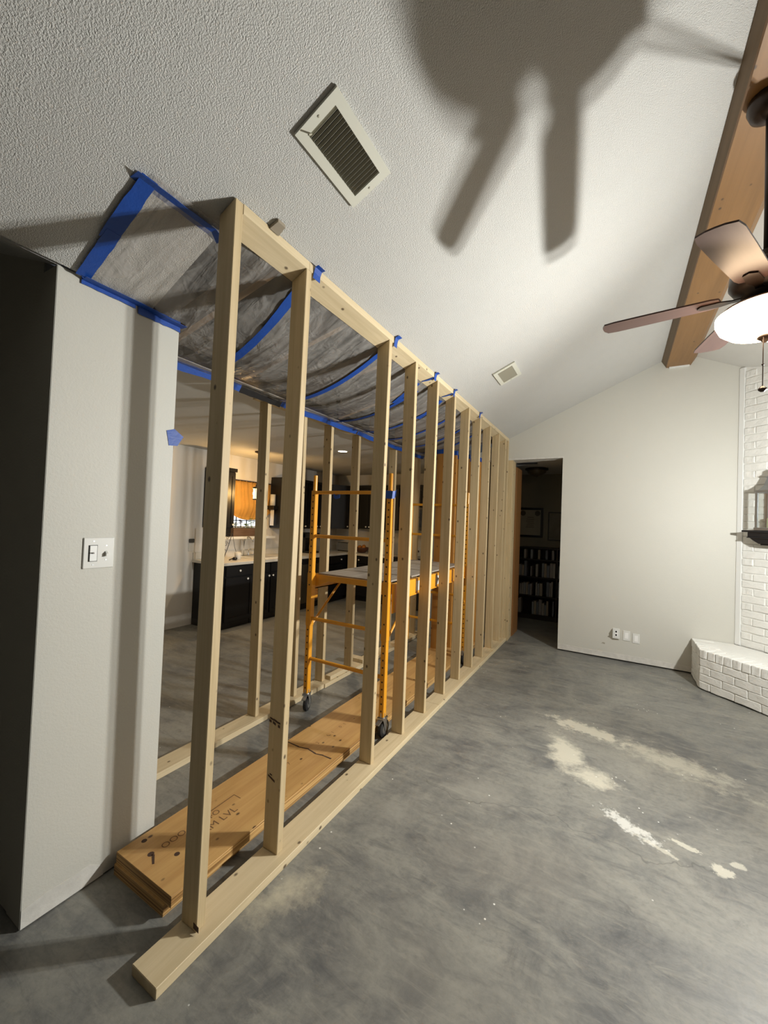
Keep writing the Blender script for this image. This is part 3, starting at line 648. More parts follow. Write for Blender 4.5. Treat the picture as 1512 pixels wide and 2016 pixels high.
b = B(); lathe(b, [(0, 2.402+DZ), (.005, 2.40+DZ), (.005, 2.396+DZ), (0, 2.394+DZ)], px, py, 8); obj('chain_bead', b, M_BRONZE, pc)
def blade_bm():
    b = B(); pts = [(.17, -.055), (.20, -.064), (.45, -.071), (.60, -.073), (.645, -.065), (.658, -.03), (.660, 0), (.658, .03), (.645, .065), (.60, .073), (.45, .071), (.20, .064), (.17, .055), (.160, .02), (.160, -.02)]
    prism(b, pts, -.0035, .0035, 'z'); xf(b, Matrix.Rotation(math.radians(-5), 4, 'X')); return b
blade_me = mesh_of('blade', blade_bm(), M_BLADE)
b = B(); prism(b, [(.07, -.02), (.12, -.014), (.16, -.030), (.235, -.026), (.25, 0), (.235, .026), (.16, .030), (.12, .014), (.07, .02)], -.010, -.0045, 'z')
xf(b, Matrix.Rotation(math.radians(-5), 4, 'X')); iron_me = mesh_of('blade_iron', b, M_BRONZE)
for a in (172, 244, 316, 28, 100):
    bl = inst('blade', blade_me, FN, (0, 0, HZ-3.488), (0, 0, math.radians(a)), (.95, .95, 1))
    ir = inst('blade_iron', iron_me, bl, (0, 0, 0))
lamp('fan_bulb', (FX, FY, 2.50+DZ), FAN_W, FAN_COL, .05).parent = None
# ------------------------------------------------------------------ tripod work light (source of the stud shadows)
TW = thing('tripod_work_light', 'twin head work light on a thin yellow tripod right of the frame', 'work light', (2.79, 2.39, 0))
obj('pole', tube(B(), [(2.79, 2.39, .35), (2.79, 2.39, 1.82)], .014, 10), M_STEEL, TW)
for a in (30, 150, 270):
    obj('leg', tube(B(), [(2.79, 2.39, .5), (2.79+.26*math.cos(math.radians(a)), 2.39+.26*math.sin(math.radians(a)), .01)], .011, 8), M_STEEL, TW)
obj('crossbar', tube(B(), [(2.79, 2.22, 1.82), (2.79, 2.56, 1.82)], .012, 8), M_YELLOW, TW)
for k in KEYS: obj('lamp_head', bev(bbox(2.77, 2.82, k[1]-.06, k[1]+.06, 1.832, 1.92), .006), M_YELLOW, TW)

# ------------------------------------------------------------------ ceiling grilles
def grille(cx, cy, hw, hl_, nsl, label, tilt):
    """hw: half size along the slope, hl_: half size along y"""
    t = thing('air_vent', label, 'air vent', (cx, cy, cz(cx)))
    ang = -math.atan(SL)
    t.rotation_euler = (0, ang, tilt)
    fw = .034
    def loc(name, bm, mat, par=t, **k): return obj(name, bm, mat, par, world=False, **k)
    b = B()
    for x0, x1, y0, y1 in ((-hw, hw, -hl_, -hl_+fw), (-hw, hw, hl_-fw, hl_), (-hw, -hw+fw, -hl_+fw, hl_-fw), (hw-fw, hw, -hl_+fw, hl_-fw)):
        box(b, x0, x1, y0, y1, -.012, -.001)
    loc('frame', b, M_GRILLE)
    loc('duct_opening', bbox(-hw+fw, hw-fw, -hl_+fw, hl_-fw, -.0025, -.001), M_DARK)
    L_ = 2*hl_-2*fw; pitch = L_/nsl
    b = bbox(-hw+fw, hw-fw, -.0008, .0008, -.0055, .0055); xf(b, Matrix.Rotation(math.radians(38), 4, 'X')); sm = mesh_of('slat', b, M_SLAT)
    for k in range(nsl): inst('slat', sm, t, (0, -hl_+fw+pitch*(k+.5), -.008))
    for yy in (-hl_+fw*.5, hl_-fw*.5): loc('screw', lathe(B(), [(0, -.0145), (.004, -.0135), (.005, -.012), (0, -.012)], 0, yy, 8), M_SLAT)
    return t
v1 = grille(.3615, .19, .097, .18, 18, 'large louvred return vent on the ceiling above the second stud', 0)
obj('lever', tube(B(), [(-.052, -.142, -.012), (-.058, -.158, -.028)], .003, 6), M_SLAT, v1, world=False)
grille(.40, 2.69, .102, .155, 14, 'small louvred ceiling vent near the far end of the stud wall', 0)

# ------------------------------------------------------------------ switch and outlets
SW = thing('light_switch', 'white two-gang switch plate on the beige wall stub', 'light switch', (-.612, -.116, 1.394))
obj('plate', bev(bbox(-.6118, -.606, -.174, -.058, 1.331, 1.459), .0025), M_WHITE, SW)
obj('rocker_recess', bbox(-.6062, -.6056, -.156, -.122, 1.360, 1.428), M_DARK, SW)
obj('rocker_switch', bev(bbox(-.606, -.6035, -.151, -.124, 1.362, 1.426), .0008), plain('switch_insert', (.86, .87, .85), .3), SW)
obj('dimmer_lever', hexa(B(), [(-.6035, -.140, 1.392), (-.592, -.145, 1.396), (-.592, -.141, 1.396), (-.6035, -.134, 1.392), (-.6035, -.140, 1.398), (-.592, -.145, 1.400), (-.592, -.141, 1.400), (-.6035, -.134, 1.398)]), plain('grey_lever', (.2, .2, .19), .5), SW)
obj('toggle_lever', hexa(B(), [(-.606, -.093, 1.382), (-.592, -.094, 1.380), (-.592, -.086, 1.380), (-.606, -.085, 1.382), (-.606, -.093, 1.402), (-.592, -.094, 1.392), (-.592, -.086, 1.392), (-.606, -.085, 1.402)]), M_WHITE, SW)
b = B()
for y, z in ((-.137, 1.444), (-.137, 1.346), (-.089, 1.425), (-.089, 1.365)): box(b, -.6062, -.6052, y-.0035, y+.0035, z-.0025, z+.0025)
obj('screw', b, M_STEEL, SW, kind='stuff')
def outlet(x0, x1, z0, z1, label, blank=True):
    t = thing('wall_outlet', label, 'outlet', ((x0+x1)/2, 4.65, (z0+z1)/2), group=None)
    obj('plate', bev(bbox(x0, x1, 4.644, 4.6495, z0, z1), .002), M_WHITE, t)
    cx = (x0+x1)/2; cz_ = (z0+z1)/2
    obj('insert', bev(bbox(cx-.018, cx+.018, 4.6425, 4.645, cz_-.035, cz_+.035), .0008), plain('insert_white', (.86, .86, .84), .35), t)
    return t
o1 = outlet(1.300, 1.375, .262, .384, 'white duplex outlet beside a ragged hole in the back wall')
b = B(); box(b, 1.329, 1.346, 4.641, 4.6435, .335, .355); box(b, 1.329, 1.346, 4.641, 4.6435, .295, .315); obj('socket_slot', b, M_DARK, o1)
outlet(1.408, 1.482, .254, .372, 'middle white wall plate of the three low on the back wall'); outlet(1.506, 1.578, .240, .352, 'right white wall plate of the three low on the back wall')
t = prism(B(), [(1.245, .27), (1.265, .285), (1.262, .31), (1.285, .36), (1.297, .37), (1.30, .262), (1.36, .258), (1.37, .248), (1.30, .24), (1.27, .262)], 4.6478, 4.6502, 'y')
tag(obj('wall_gouge', t, plain('gouged_plaster', (.22, .20, .15), .9)), 'grey gouged plaster patch round the left outlet', 'wall damage')
t = prism(B(), [(1.18, .175), (1.20, .195), (1.225, .19), (1.22, .172), (1.195, .178)], 4.6485, 4.6502, 'y')
tag(obj('wall_gouge', t, plain('scuffed_plaster', (.36, .33, .27), .9)), 'small plaster nick below the left outlet', 'wall damage')

# ------------------------------------------------------------------ doorway and back room
DJ = thing('door_opening_frame', 'rough studs and brown jamb at the left of the dark doorway', 'door frame', (.03, 4.8, 0))
obj('stud', bev(bbox(-.03, .06, 4.652, 4.69, .0, 2.486), .002), M_STUD, DJ)
obj('stud', bev(bbox(-.03, .058, 4.73, 4.768, .0, 2.486), .002), M_STUD, DJ)
obj('drywall_return', bbox(-.03, .05, 4.775, 4.90, 0, 2.48), M_STUD, DJ)
obj('jamb_board', bev(bbox(.0, .062, 4.93, 5.29, .0, 2.42), .002), M_JAMB, DJ)
obj('inner_wall', bbox(-1.19, -.002, 4.93, 5.05, 0, KZ-.003), M_HALL, DJ)
BK = thing('bookshelf', 'dark bookcase full of books in the unlit back room', 'bookshelf', (.3, 6.35, 0))
M_SHELF = plain('dark_shelf_wood', (.02, .015, .01), .5)
for x in (-.30, .48, 1.25): obj('side_panel', bbox(x, x+.02, 6.22, 6.53, 0, 1.02 if x < .4 else 1.20), M_SHELF, BK)
for z in (.06, .38, .70, 1.0): obj('shelf', bbox(-.28, 1.25, 6.225, 6.53, z, z+.0195), M_SHELF, BK)
obj('back_panel', bbox(-.28, 1.25, 6.525, 6.54, .06, 1.2), M_SHELF, BK); obj('shelf', bbox(-.12, 1.27, 6.225, 6.53, 1.20, 1.22), M_SHELF, BK); obj('plinth', bbox(-.28, 1.25, 6.24, 6.26, 0, .06), M_SHELF, BK)
random.seed(11)
bc = [(.45, .43, .38), (.30, .32, .33), (.42, .36, .26), (.20, .22, .25), (.36, .34, .32)]
bms = [plain('book_cover_%d' % i, c, .6) for i, c in enumerate(bc)]
nb = 0
ORD = 'first second third fourth fifth sixth seventh eighth ninth tenth eleventh twelfth thirteenth fourteenth fifteenth sixteenth seventeenth eighteenth nineteenth twentieth'.split()
CN = ['cream', 'grey', 'tan', 'dark slate', 'taupe']
shelfname = {.08: 'bottom', .40: 'middle', .72: 'upper'}
for z in (.08, .40, .72):
    x = -.26; nth = 0
    while x < .62 and nth < 20:
        w = random.uniform(.018, .045); h = random.uniform(.17, .26)
        if x < .505 and x+w > .475: x = .505
        if random.random() < .22: x += .06; continue
        o = obj('book', bev(bbox(x, x+w, 6.26, 6.42, z+.0005, z+h), .002), bms[nb % 5]); tag(o, '%s upright book, %s from the left on the %s bookcase shelf' % (CN[nb % 5], ORD[nth], shelfname[z]), 'book', 'books on the %s shelf of the bookcase' % shelfname[z]); nb += 1; nth += 1
        x += w+.004
for k, x in enumerate((-.05, .06, .18, .30, .40)):
    o = obj('book', bev(bbox(x, x+.035, 6.27, 6.42, 1.0205, 1.18), .002), bms[k % 5]); tag(o, '%s book, %s from the left on the top bookcase shelf' % (CN[k % 5], ORD[k]), 'book', 'books on the top shelf of the bookcase')
def picture(x0, x1, z0, z1, label, bw):
    t = thing('picture_frame', label, 'picture', ((x0+x1)/2, 6.55, z0))
    b = B()
    for a in ((x0, x1, z0, z0+bw), (x0, x1, z1-bw, z1), (x0, x0+bw, z0+bw, z1-bw), (x1-bw, x1, z0+bw, z1-bw)): box(b, a[0], a[1], 6.52, 6.548, a[2], a[3])
    obj('frame', b, M_BLACK, t); obj('print', bbox(x0+bw, x1-bw, 6.535, 6.547, z0+bw, z1-bw), plain('pale_print', (.42, .38, .28), .7), t)
    b = B()
    for k in range(6): box(b, (x0+x1)/2-.07+.01*(k % 3), (x0+x1)/2+.07-.01*(k % 2), 6.5335, 6.5352, z0+.18+k*.035, z0+.186+k*.035)
    obj('printed_lines', b, M_INK, t)
    for s in (-1, 1): obj('floral_corner', lathe(B(), [(0, 0), (.05, 0), (.03, .002), (0, .002)], 0, 0, 7), plain('dark_flowers', (.12, .10, .07), .8), t, world=False).matrix_local = Matrix.Translation((s*(x1-x0)*.28, -.0165, z1-z0-.10)) @ Matrix.Rotation(math.pi/2, 4, 'X')
picture(-.23, .21, 1.38, 1.91, 'framed verse with floral corners on the dim back room wall', .04)
t = thing('picture_frame', 'second dim picture right of the framed verse', 'picture', (.52, 6.55, 1.34)); obj('frame', bbox(.29, .75, 6.53, 6.548, 1.34, 1.84, .003), M_BLACK, t); obj('print', bbox(.31, .73, 6.528, 6.531, 1.36, 1.82), painted('dim_print', (.25, .23, .18), .7, .6, 5, 40, 0), t)
FL = thing('ceiling_lamp', 'unlit dark bowl lamp on the back room ceiling', 'ceiling lamp', (.20, 5.75, KZ))
obj('rim', lathe(B(), [(0, KZ-.001), (.17, KZ-.001), (.175, KZ-.03), (.15, KZ-.04), (0, KZ-.04)], .20, 5.75, 28), M_BRONZE, FL, smooth=True)
obj('bowl', lathe(B(), [(.15, KZ-.04), (.13, KZ-.08), (.08, KZ-.115), (.02, KZ-.13), (0, KZ-.15)], .20, 5.75, 28), plain('amber_glass', (.10, .08, .05), .3), FL, smooth=True)
t = obj('attic_hatch_edge', bbox(.03, .30, 5.10, 5.16, KZ-.02, KZ-.001), M_BLACK); tag(t, 'dark edge strip on the back room ceiling by the door', 'trim')

# ------------------------------------------------------------------ kitchen
def panel_door(bm, x0, x1, z0, z1, y=0, th=.02):
    """shaker front proud of y by th, with a recessed middle"""
    s = .05
    box(bm, x0, x0+s, y-th, y, z0, z1); box(bm, x1-s, x1, y-th, y, z0, z1); box(bm, x0+s, x1-s, y-th, y, z0, z0+s); box(bm, x0+s, x1-s, y-th, y, z1-s, z1); box(bm, x0+s, x1-s, y-th*.5, y, z0+s, z1-s); return bm
def knob_bm(x, z, y=-.02): b = lathe(B(), [(0, 0), (.006, 0), (.007, .012), (.015, .018), (.015, .024), (0, .028)], 0, 0, 12); return xf(b, Matrix.Translation((x, y, z)) @ Matrix.Rotation(math.pi/2, 4, 'X'))
def cabinet(loc, rz, w, d, z0, z1, fronts, label, toe=True):
    t = thing('kitchen_cabinet', label, 'cabinet', loc, rz)
    obj('body', bbox(.001, w-.001, .0, d, z0+(.09 if toe else 0), z1), M_CAB, t, world=False)
    if toe: obj('toe_kick', bbox(.001, w-.001, .06, d, z0, z0+.09), M_BLACK, t, world=False)
    for kind, x0, x1, a, b_, kx, kz in fronts:
        if kind == 'drawer': f = obj('drawer', bev(bbox(x0, x1, -.02, 0, a, b_), .004), M_CAB, t, world=False)
        else: f = obj('door', panel_door(B(), x0, x1, a, b_), M_CAB, t, world=False)
        if kx is not None: obj('knob', knob_bm(kx, kz), M_KNOB, f, world=False)
    return t
H = math.pi/2
SX = -3.27
cabinet((SX, 2.64, 0), H, .53, .62, 0, .88, [('drawer', .04, .51, .73, .86, .26, .80), ('door', .04, .51, .11, .71, .40, .675)], 'black base cabinet at the open end of the sink counter')
cabinet((SX, 3.18, 0), H, .62, .62, 0, .88, [('drawer', .01, .30, .73, .86, None, 0), ('drawer', .32, .61, .73, .86, None, 0), ('door', .01, .30, .11, .71, .27, .675), ('door', .32, .61, .11, .71, .35, .675)], 'black two-door sink cabinet under the window')
cabinet((SX, 3.81, 0), H, .38, .62, 0, .88, [('drawer', .01, .37, .73, .86, .19, .80), ('door', .01, .37, .11, .71, .06, .675)], 'narrow black base cabinet between sink and dishwasher')
dw = thing('dishwasher', 'dark stainless dishwasher built in right of the sink', 'dishwasher', (SX, 4.2, 0), H)
obj('door', bev(bbox(.005, .595, -.02, .55, .12, .78), .004), plain('dark_steel', (.10, .085, .06), .35, .6), dw, world=False); obj('control_panel', bev(bbox(.005, .595, -.025, .55, .785, .875), .004), M_BLACK, dw, world=False); obj('kick_plate', bbox(.01, .59, .05, .5, 0, .115), M_BLACK, dw, world=False)
cabinet((SX, 4.81, 0), H, .73, .62, 0, .88, [('drawer', .01, .55, .73, .86, .5, .80), ('door', .01, .55, .11, .71, .06, .675)], 'black corner base cabinet at the end of the sink run')
cabinet((-3.265, 5.54, 0), 0, .50, .44, 0, .88, [('drawer', .10, .49, .73, .86, .30, .80), ('door', .10, .49, .11, .71, .15, .66)], 'black base cabinet next to the kitchen corner')
cabinet((-2.76, 5.54, 0), 0, .56, .44, 0, .88, [('drawer', .01, .55, .73, .86, .12, .80), ('drawer', .01, .55, .42, .71, .28, .60), ('drawer', .01, .55, .11, .40, .28, .29)], 'black drawer cabinet left of the range')
ct = thing('kitchen_counter', 'pale L-shaped countertop with a sink under the window', 'countertop', (-3.5, 4, .88))
obj('slab', bev(bbox(-3.898, -3.235, 2.61, 3.24, .881, .922), .004), M_COUNTER, ct); obj('slab', bbox(-3.898, -3.235, 3.242, 5.50, .881, .922), M_COUNTER, ct); obj('slab', bbox(-3.898, -2.205, 5.502, 5.998, .881, .922), M_COUNTER, ct)
obj('backsplash', bbox(-3.898, -3.88, 2.62, 5.99, .923, 1.02), M_COUNTER, ct); obj('sink_rim', bev(bbox(-3.75, -3.32, 3.30, 3.80, .922, .934), .004), M_TRIM, ct); obj('basin', bbox(-3.71, -3.36, 3.34, 3.76, .9342, .9350), plain('basin_grey', (.45, .44, .42), .3), ct)
FA = thing('kitchen_faucet', 'metal kitchen faucet with two levers behind the sink', 'faucet', (-3.79, 3.45, .935))
obj('spout', tube(B(), [(-3.79, 3.43, .935), (-3.79, 3.43, 1.16), (-3.77, 3.435, 1.22), (-3.71, 3.45, 1.235), (-3.64, 3.46, 1.20), (-3.63, 3.46, 1.16)], .011, 10), M_NICKEL, FA, smooth=True)
for y in (3.53, 3.64): obj('lever', tube(B(), [(-3.79, y, .935), (-3.79, y, 1.03), (-3.74, y+.05, 1.04)], .010, 8), M_NICKEL, FA)
obj('base_plate', bev(bbox(-3.82, -3.76, 3.38, 3.68, .935, .944), .003), M_NICKEL, FA)
def upper(loc, rz, w, z0, z1, fronts, label): 
    t = cabinet(loc, rz, w, .325, z0, z1, fronts, label, False)
    obj('crown', prism(B(), [(-.0, z1), (w, z1), (w, z1+.05), (-.0, z1+.05)], -.045, .32), M_CAB, t, world=False); return t
UX = -3.57
upper((UX, 2.745, 0), H, .275, 1.38, 2.20, [('door', .01, .265, 1.39, 2.19, .24, 1.43)], 'black wall cabinet left of the sink window')
upper((UX, 4.05, 0), H, .58, 1.38, 2.20, [('door', .01, .57, 1.39, 2.19, .53, 1.42)], 'black wall cabinet right of the sink window')
upper((UX, 4.635, 0), H, .64, 1.38, 2.20, [('door', .01, .31, 1.39, 2.19, .27, 1.42), ('door', .33, .63, 1.39, 2.19, .37, 1.42)], 'double black wall cabinet before the kitchen corner')
t = thing('kitchen_cabinet', 'black diagonal corner wall cabinet', 'cabinet', (-3.6, 5.6, 1.38)); obj('body', prism(B(), [(-3.57, 5.28), (-3.30, 5.66), (-3.30, 5.995), (-3.895, 5.995), (-3.895, 5.28)], 1.38, 2.25, 'z'), M_CAB, t)
b = panel_door(B(), .03, .43, 1.40, 2.2); xf(b, Matrix.Translation((-3.57, 5.28, 0)) @ Matrix.Rotation(math.atan2(.38, .27), 4, 'Z')); dd = obj('door', b, M_CAB, t); b = knob_bm(.39, 1.43); xf(b, Matrix.Translation((-3.57, 5.28, 0)) @ Matrix.Rotation(math.atan2(.38, .27), 4, 'Z')); obj('knob', b, M_KNOB, dd)
upper((-3.295, 5.67, 0), 0, .83, 1.40, 2.20, [('door', .01, .41, 1.41, 2.19, .38, 1.44), ('door', .42, .82, 1.41, 2.19, .45, 1.44)], 'double black wall cabinet on the kitchen end wall')
upper((-2.46, 5.67, 0), 0, .25, 1.40, 2.20, [('door', .01, .24, 1.41, 2.19, .04, 1.44)], 'narrow black wall cabinet beside the microwave')
upper((-2.20, 5.67, 0), 0, .76, 1.86, 2.20, [('door', .01, .375, 1.87, 2.19, .34, 1.9), ('door', .385, .75, 1.87, 2.19, .42, 1.9)], 'short black wall cabinet over the microwave')
MW = thing('microwave', 'black microwave hung over the range', 'microwave', (-2.2, 5.62, 1.42)); obj('case', bev(bbox(-2.19, -1.46, 5.62, 5.99, 1.42, 1.845), .004), M_BLACK, MW); obj('handle', tube(B(), [(-1.66, 5.59, 1.5), (-1.66, 5.59, 1.78)], .01, 8), M_STEEL, MW); obj('door_glass', bbox(-2.15, -1.70, 5.615, 5.6195, 1.48, 1.80), plain('dark_glass', (.02, .02, .02), .1), MW)
RG = thing('kitchen_range', 'black range with white trim against the end wall', 'range', (-2.2, 5.5, 0)); obj('case', bev(bbox(-2.19, -1.45, 5.50, 5.99, .02, .90), .006), M_BLACK, RG); obj('cooktop', bev(bbox(-2.195, -1.445, 5.47, 5.99, .901, .925), .004), plain('range_top', (.03, .03, .03), .2), RG); obj('back_panel', bev(bbox(-2.19, -1.45, 5.93, 5.99, .925, 1.10), .004), M_WHITE, RG); obj('handle', tube(B(), [(-2.12, 5.455, .78), (-1.52, 5.455, .78)], .012, 8), M_STEEL, RG)
for k in range(4): obj('knob', xf(lathe(B(), [(0, 0), (.02, 0), (.018, .02), (0, .02)], 0, 0, 12), Matrix.Translation((-2.08+.17*k, 5.93, 1.02)) @ Matrix.Rotation(math.pi/2, 4, 'X')), M_BLACK, RG)
# window with curtain
WN = tag(bpy.data.objects.new('window_1', None), 'sink window with bright panes below a gathered valance', 'window', None, 'structure'); COL.objects.link(WN); WN.location = (-3.95, 3.59, WZ0)
b = B()
for y0, y1, z0, z1 in ((WY0, WY1, WZ0, WZ0+.04), (WY0, WY1, WZ1-.04, WZ1), (WY0, WY0+.04, WZ0+.04, WZ1-.04), (WY1-.04, WY1, WZ0+.04, WZ1-.04)): box(b, -3.97, -3.91, y0, y1, z0, z1)
obj('frame', b, M_TRIM, WN); b = B()
for y in (3.38, 3.59, 3.80): box(b, -3.945, -3.935, y-.006, y+.006, WZ0+.04, WZ1-.04)
for z in (1.49, 1.68, 1.88): box(b, -3.945, -3.935, WY0+.04, WY1-.04, z-.006, z+.006)
obj('muntin', b, M_BLACK, WN)
m, nt, bs = newmat('daylit_pane'); bs.inputs['Emission Color'].default_value = (.80, .90, 1, 1); bs.inputs['Emission Strength'].default_value = 1.3; bs.inputs['Roughness'].default_value = .1
obj('pane', bbox(-3.968, -3.962, WY0+.04, WY1-.04, WZ0+.04, WZ1-.04), m, WN)
CU = thing('window_curtain', 'golden gathered balloon valance over the sink window', 'curtain', (-3.86, 3.6, 2.12))
b = B(); n = 60; rows = 14; vv = []
for i in range(n+1):
    y = 3.17+.86*i/n; u = (i/n); low = 1.50+.13*abs(2*u-1)**2.2; 
    for j in range(rows+1):
        q = j/rows; zz = 2.13+(low-2.13)*q
        x = -3.875+.014*math.sin(i*1.15+1.3*math.sin(i*.37))*(1-.6*q)+.075*math.sin(math.pi*min(1, q*1.06))*(.4+.6*q)*math.sin(math.pi*u)**.5+.02*math.sin(q*9+u*5)*q
        vv.append(b.verts.new((x, y, zz)))
for i in range(n):
    for j in range(rows): k = i*(rows+1)+j; b.faces.new((vv[k], vv[k+1], vv[k+rows+2], vv[k+rows+1]))
bmesh.ops.solidify(b, geom=b.faces[:], thickness=.003)
M_CURT = painted('golden_fabric', (.72, .42, .11), .75, .12, 12, 50, .2, .002)
obj('fabric', b, M_CURT, CU, smooth=True)
obj('curtain_rod', tube(B(), [(-3.87, 3.14, 2.125), (-3.87, 4.04, 2.125)], .008, 8), M_BRONZE, CU)
# pendant
PE = thing('pendant_lamp', 'lit glass cylinder pendant hanging over the sink', 'pendant lamp', (PEND[0], PEND[1], KZ))
PX, PY, PZ = PEND
obj('canopy', lathe(B(), [(0, KZ-.001), (.062, KZ-.001), (.062, KZ-.018), (.02, KZ-.03), (0, KZ-.03)], PX, PY, 20), M_BRONZE, PE)
obj('rod', tube(B(), [(PX, PY, KZ-.03), (PX, PY, 2.04)], .006, 8), M_BRONZE, PE)
obj('cap', lathe(B(), [(0, 2.05), (.02, 2.045), (.03, 2.0), (.068, 1.985), (.070, 1.965), (0, 1.965)], PX, PY, 20), M_BRONZE, PE)
m, nt, bs = newmat('pendant_glass'); bs.inputs['Base Color'].default_value = (.9, .8, .5, 1); bs.inputs['Emission Color'].default_value = (1, .72, .28, 1); bs.inputs['Emission Strength'].default_value = 4.5
obj('glass_shade', lathe(B(), [(.060, 1.964), (.060, 1.82), (0, 1.82)], PX, PY, 24), m, PE, smooth=True)
obj('bottom_ring', lathe(B(), [(0, 1.819), (.064, 1.819), (.064, 1.805), (0, 1.805)], PX, PY, 24), M_BRONZE, PE)
for k in range(4): obj('bar', tube(B(), [(PX+.064*math.cos(k*1.571+.4), PY+.064*math.sin(k*1.571+.4), 1.81), (PX+.064*math.cos(k*1.571+.4), PY+.064*math.sin(k*1.571+.4), 1.97)], .004, 6), M_BRONZE, PE)
lamp('pendant_bulb', (PX-.085, PY, 1.90), 22, (1, .60, .22), .03)
CL = thing('recessed_light', 'round lit recessed light in the kitchen ceiling', 'ceiling light', CAN)
obj('trim_ring', lathe(B(), [(.062, KZ-.004), (.085, KZ-.004), (.088, KZ-.001), (.062, KZ-.001)], CAN[0], CAN[1], 28), M_WHITE, CL); obj('lens', lathe(B(), [(0, KZ-.003), (.062, KZ-.003), (.062, KZ-.0015), (0, KZ-.0015)], CAN[0], CAN[1], 28), plain('lit_lens', (1, .95, .85), .4, em=9, emc=(1, .86, .62)), CL)
def can_or_fill_spot(x, y, w):
    o = lamp('can_or_fill_bulb', (x, y, KZ-.012), w, (1, .80, .56), .04, 'SPOT'); o.data.spot_size = math.radians(150); o.data.spot_blend = .8
can_or_fill_spot(CAN[0], CAN[1], 75); can_or_fill_spot(-2.5, .45, 22)  # second spot is an added fill for the kitchen, without a fixture

# small kitchen things
PB = thing('planter_box', 'rustic wooden planter box on the window sill', 'planter', (-3.82, 3.42, 1.25))
obj('box', bev(bbox(-3.88, -3.77, 3.20, 3.66, 1.245, 1.372), .004), wood('rustic_planter_wood', 'y', (.16, .10, .065), (.09, .05, .03), False), PB)
obj('soil', bbox(-3.87, -3.78, 3.21, 3.65, 1.3722, 1.376), M_DARK, PB)
for k, (y, h, c) in enumerate(((3.38, .13, (.03, .02, .03)), (3.60, .16, (.12, .22, .05)), (3.28, .08, (.10, .14, .06)), (3.50, .07, (.12, .2, .06)))):
    b = B()
    for q in range(12):
        a = random.uniform(0, 6.28); r = random.uniform(.02, .06); z1 = 1.376+h*random.uniform(.5, 1)
        tube(b, [(-3.825, y, 1.374), (-3.825+r*.4*math.cos(a), y+r*.5*math.sin(a), (1.376+z1)/2), (-3.825+r*.6*math.cos(a), y+r*math.sin(a), z1)], .0015, 4)
        cx, cy, czz = -3.825+r*.6*math.cos(a), y+r*math.sin(a), z1
        hexa(b, [(cx-.012, cy-.016, czz-.004), (cx+.012, cy-.016, czz), (cx+.012, cy+.016, czz), (cx-.012, cy+.016, czz-.004), (cx-.012, cy-.016, czz), (cx+.012, cy-.016, czz+.004), (cx+.012, cy+.016, czz+.004), (cx-.012, cy+.016, czz)])
    obj('plant', b, plain('leaf_%d' % k, c, .5), PB)
SI = struct('trim_3', bbox(-3.899, -3.74, 3.03, 4.05, 1.205, 1.243), M_TRIM, 'white sill ledge under the sink window', 'trim')
IR = thing('plate_stand', 'black scrolled iron stand on the end of the sink counter', 'stand', (-3.62, 2.95, .922))
tube_ = lambda p, r=.004: tube(B(), p, r, 6)
obj('leg', tube_([(-3.60, 2.90, .928), (-3.60, 2.97, 1.10), (-3.60, 3.035, 1.30)], .005), M_BLACK, IR); obj('leg', tube_([(-3.60, 3.16, .926), (-3.60, 3.09, 1.10), (-3.60, 3.04, 1.30)], .003), M_BLACK, IR); obj('leg', tube_([(-3.60, 2.80, .928), (-3.60, 2.84, 1.15), (-3.60, 2.86, 1.30)], .005), M_BLACK, IR)
for k, (y, z, r) in enumerate(((2.90, 1.05, .035), (2.93, 1.15, .04), (2.88, 1.22, .03), (2.96, 1.24, .03), (2.85, 1.12, .03))):
    obj('scroll', tube(B(), [(-3.60, y+r*(1-i*.05)*math.cos(i*.6), z+r*(1-i*.05)*math.sin(i*.6)) for i in range(15)], .0035, 6), M_BLACK, IR)
obj('rail', tube_([(-3.60, 2.84, 1.30), (-3.60, 3.05, 1.30)]), M_BLACK, IR)
CK = thing('table_clock', 'small round clock with pale face beside the planter', 'clock', (-3.79, 3.11, 1.244))
b = lathe(B(), [(0, 0), (.045, 0), (.045, .02), (.036, .024), (0, .024)], 0, 0, 20); xf(b, Matrix.Translation((-3.79, 3.11, 1.43)) @ Matrix.Rotation(H, 4, 'Y')); obj('case', b, M_BRONZE, CK)
b = lathe(B(), [(0, .024), (.034, .024), (.034, .0255), (0, .0255)], 0, 0, 20); xf(b, Matrix.Translation((-3.79, 3.11, 1.43)) @ Matrix.Rotation(H, 4, 'Y')); obj('face', b, M_WHITE, CK)
obj('bracket', bbox(-3.82, -3.76, 3.08, 3.14, 1.2435, 1.386), M_BLACK, CK); 
MU = thing('coffee_mug', 'white mug on the counter beside the sink', 'mug', (-3.50, 3.06, .922))
obj('cup', lathe(B(), [(0, .924), (.038, .924), (.043, .93), (.045, 1.03), (.041, 1.03), (.039, .935), (0, .935)], -3.50, 3.07, 22), M_WHITE, MU, smooth=True); obj('handle', tube(B(), [(-3.50, 3.113, .95), (-3.50, 3.14, .965), (-3.50, 3.143, .99), (-3.50, 3.113, 1.01)], .006, 8), M_WHITE, MU)
t = thing('round_brush', 'dark round brush lying beside the white mug', 'brush', (-3.48, 2.98, .922)); obj('head', lathe(B(), [(0, .923), (.03, .925), (.036, .95), (.02, .965), (0, .968)], -3.46, 2.985, 14), M_BLACK, t, smooth=True); obj('handle', tube(B(), [(-3.46, 2.955, .95), (-3.45, 2.88, .932)], .008, 8), M_BLACK, t)
TR = thing('paper_towel_rack', 'white paper towel roll in a dark holder on the cabinet side', 'paper towel', (-3.75, 4.0, 1.4))
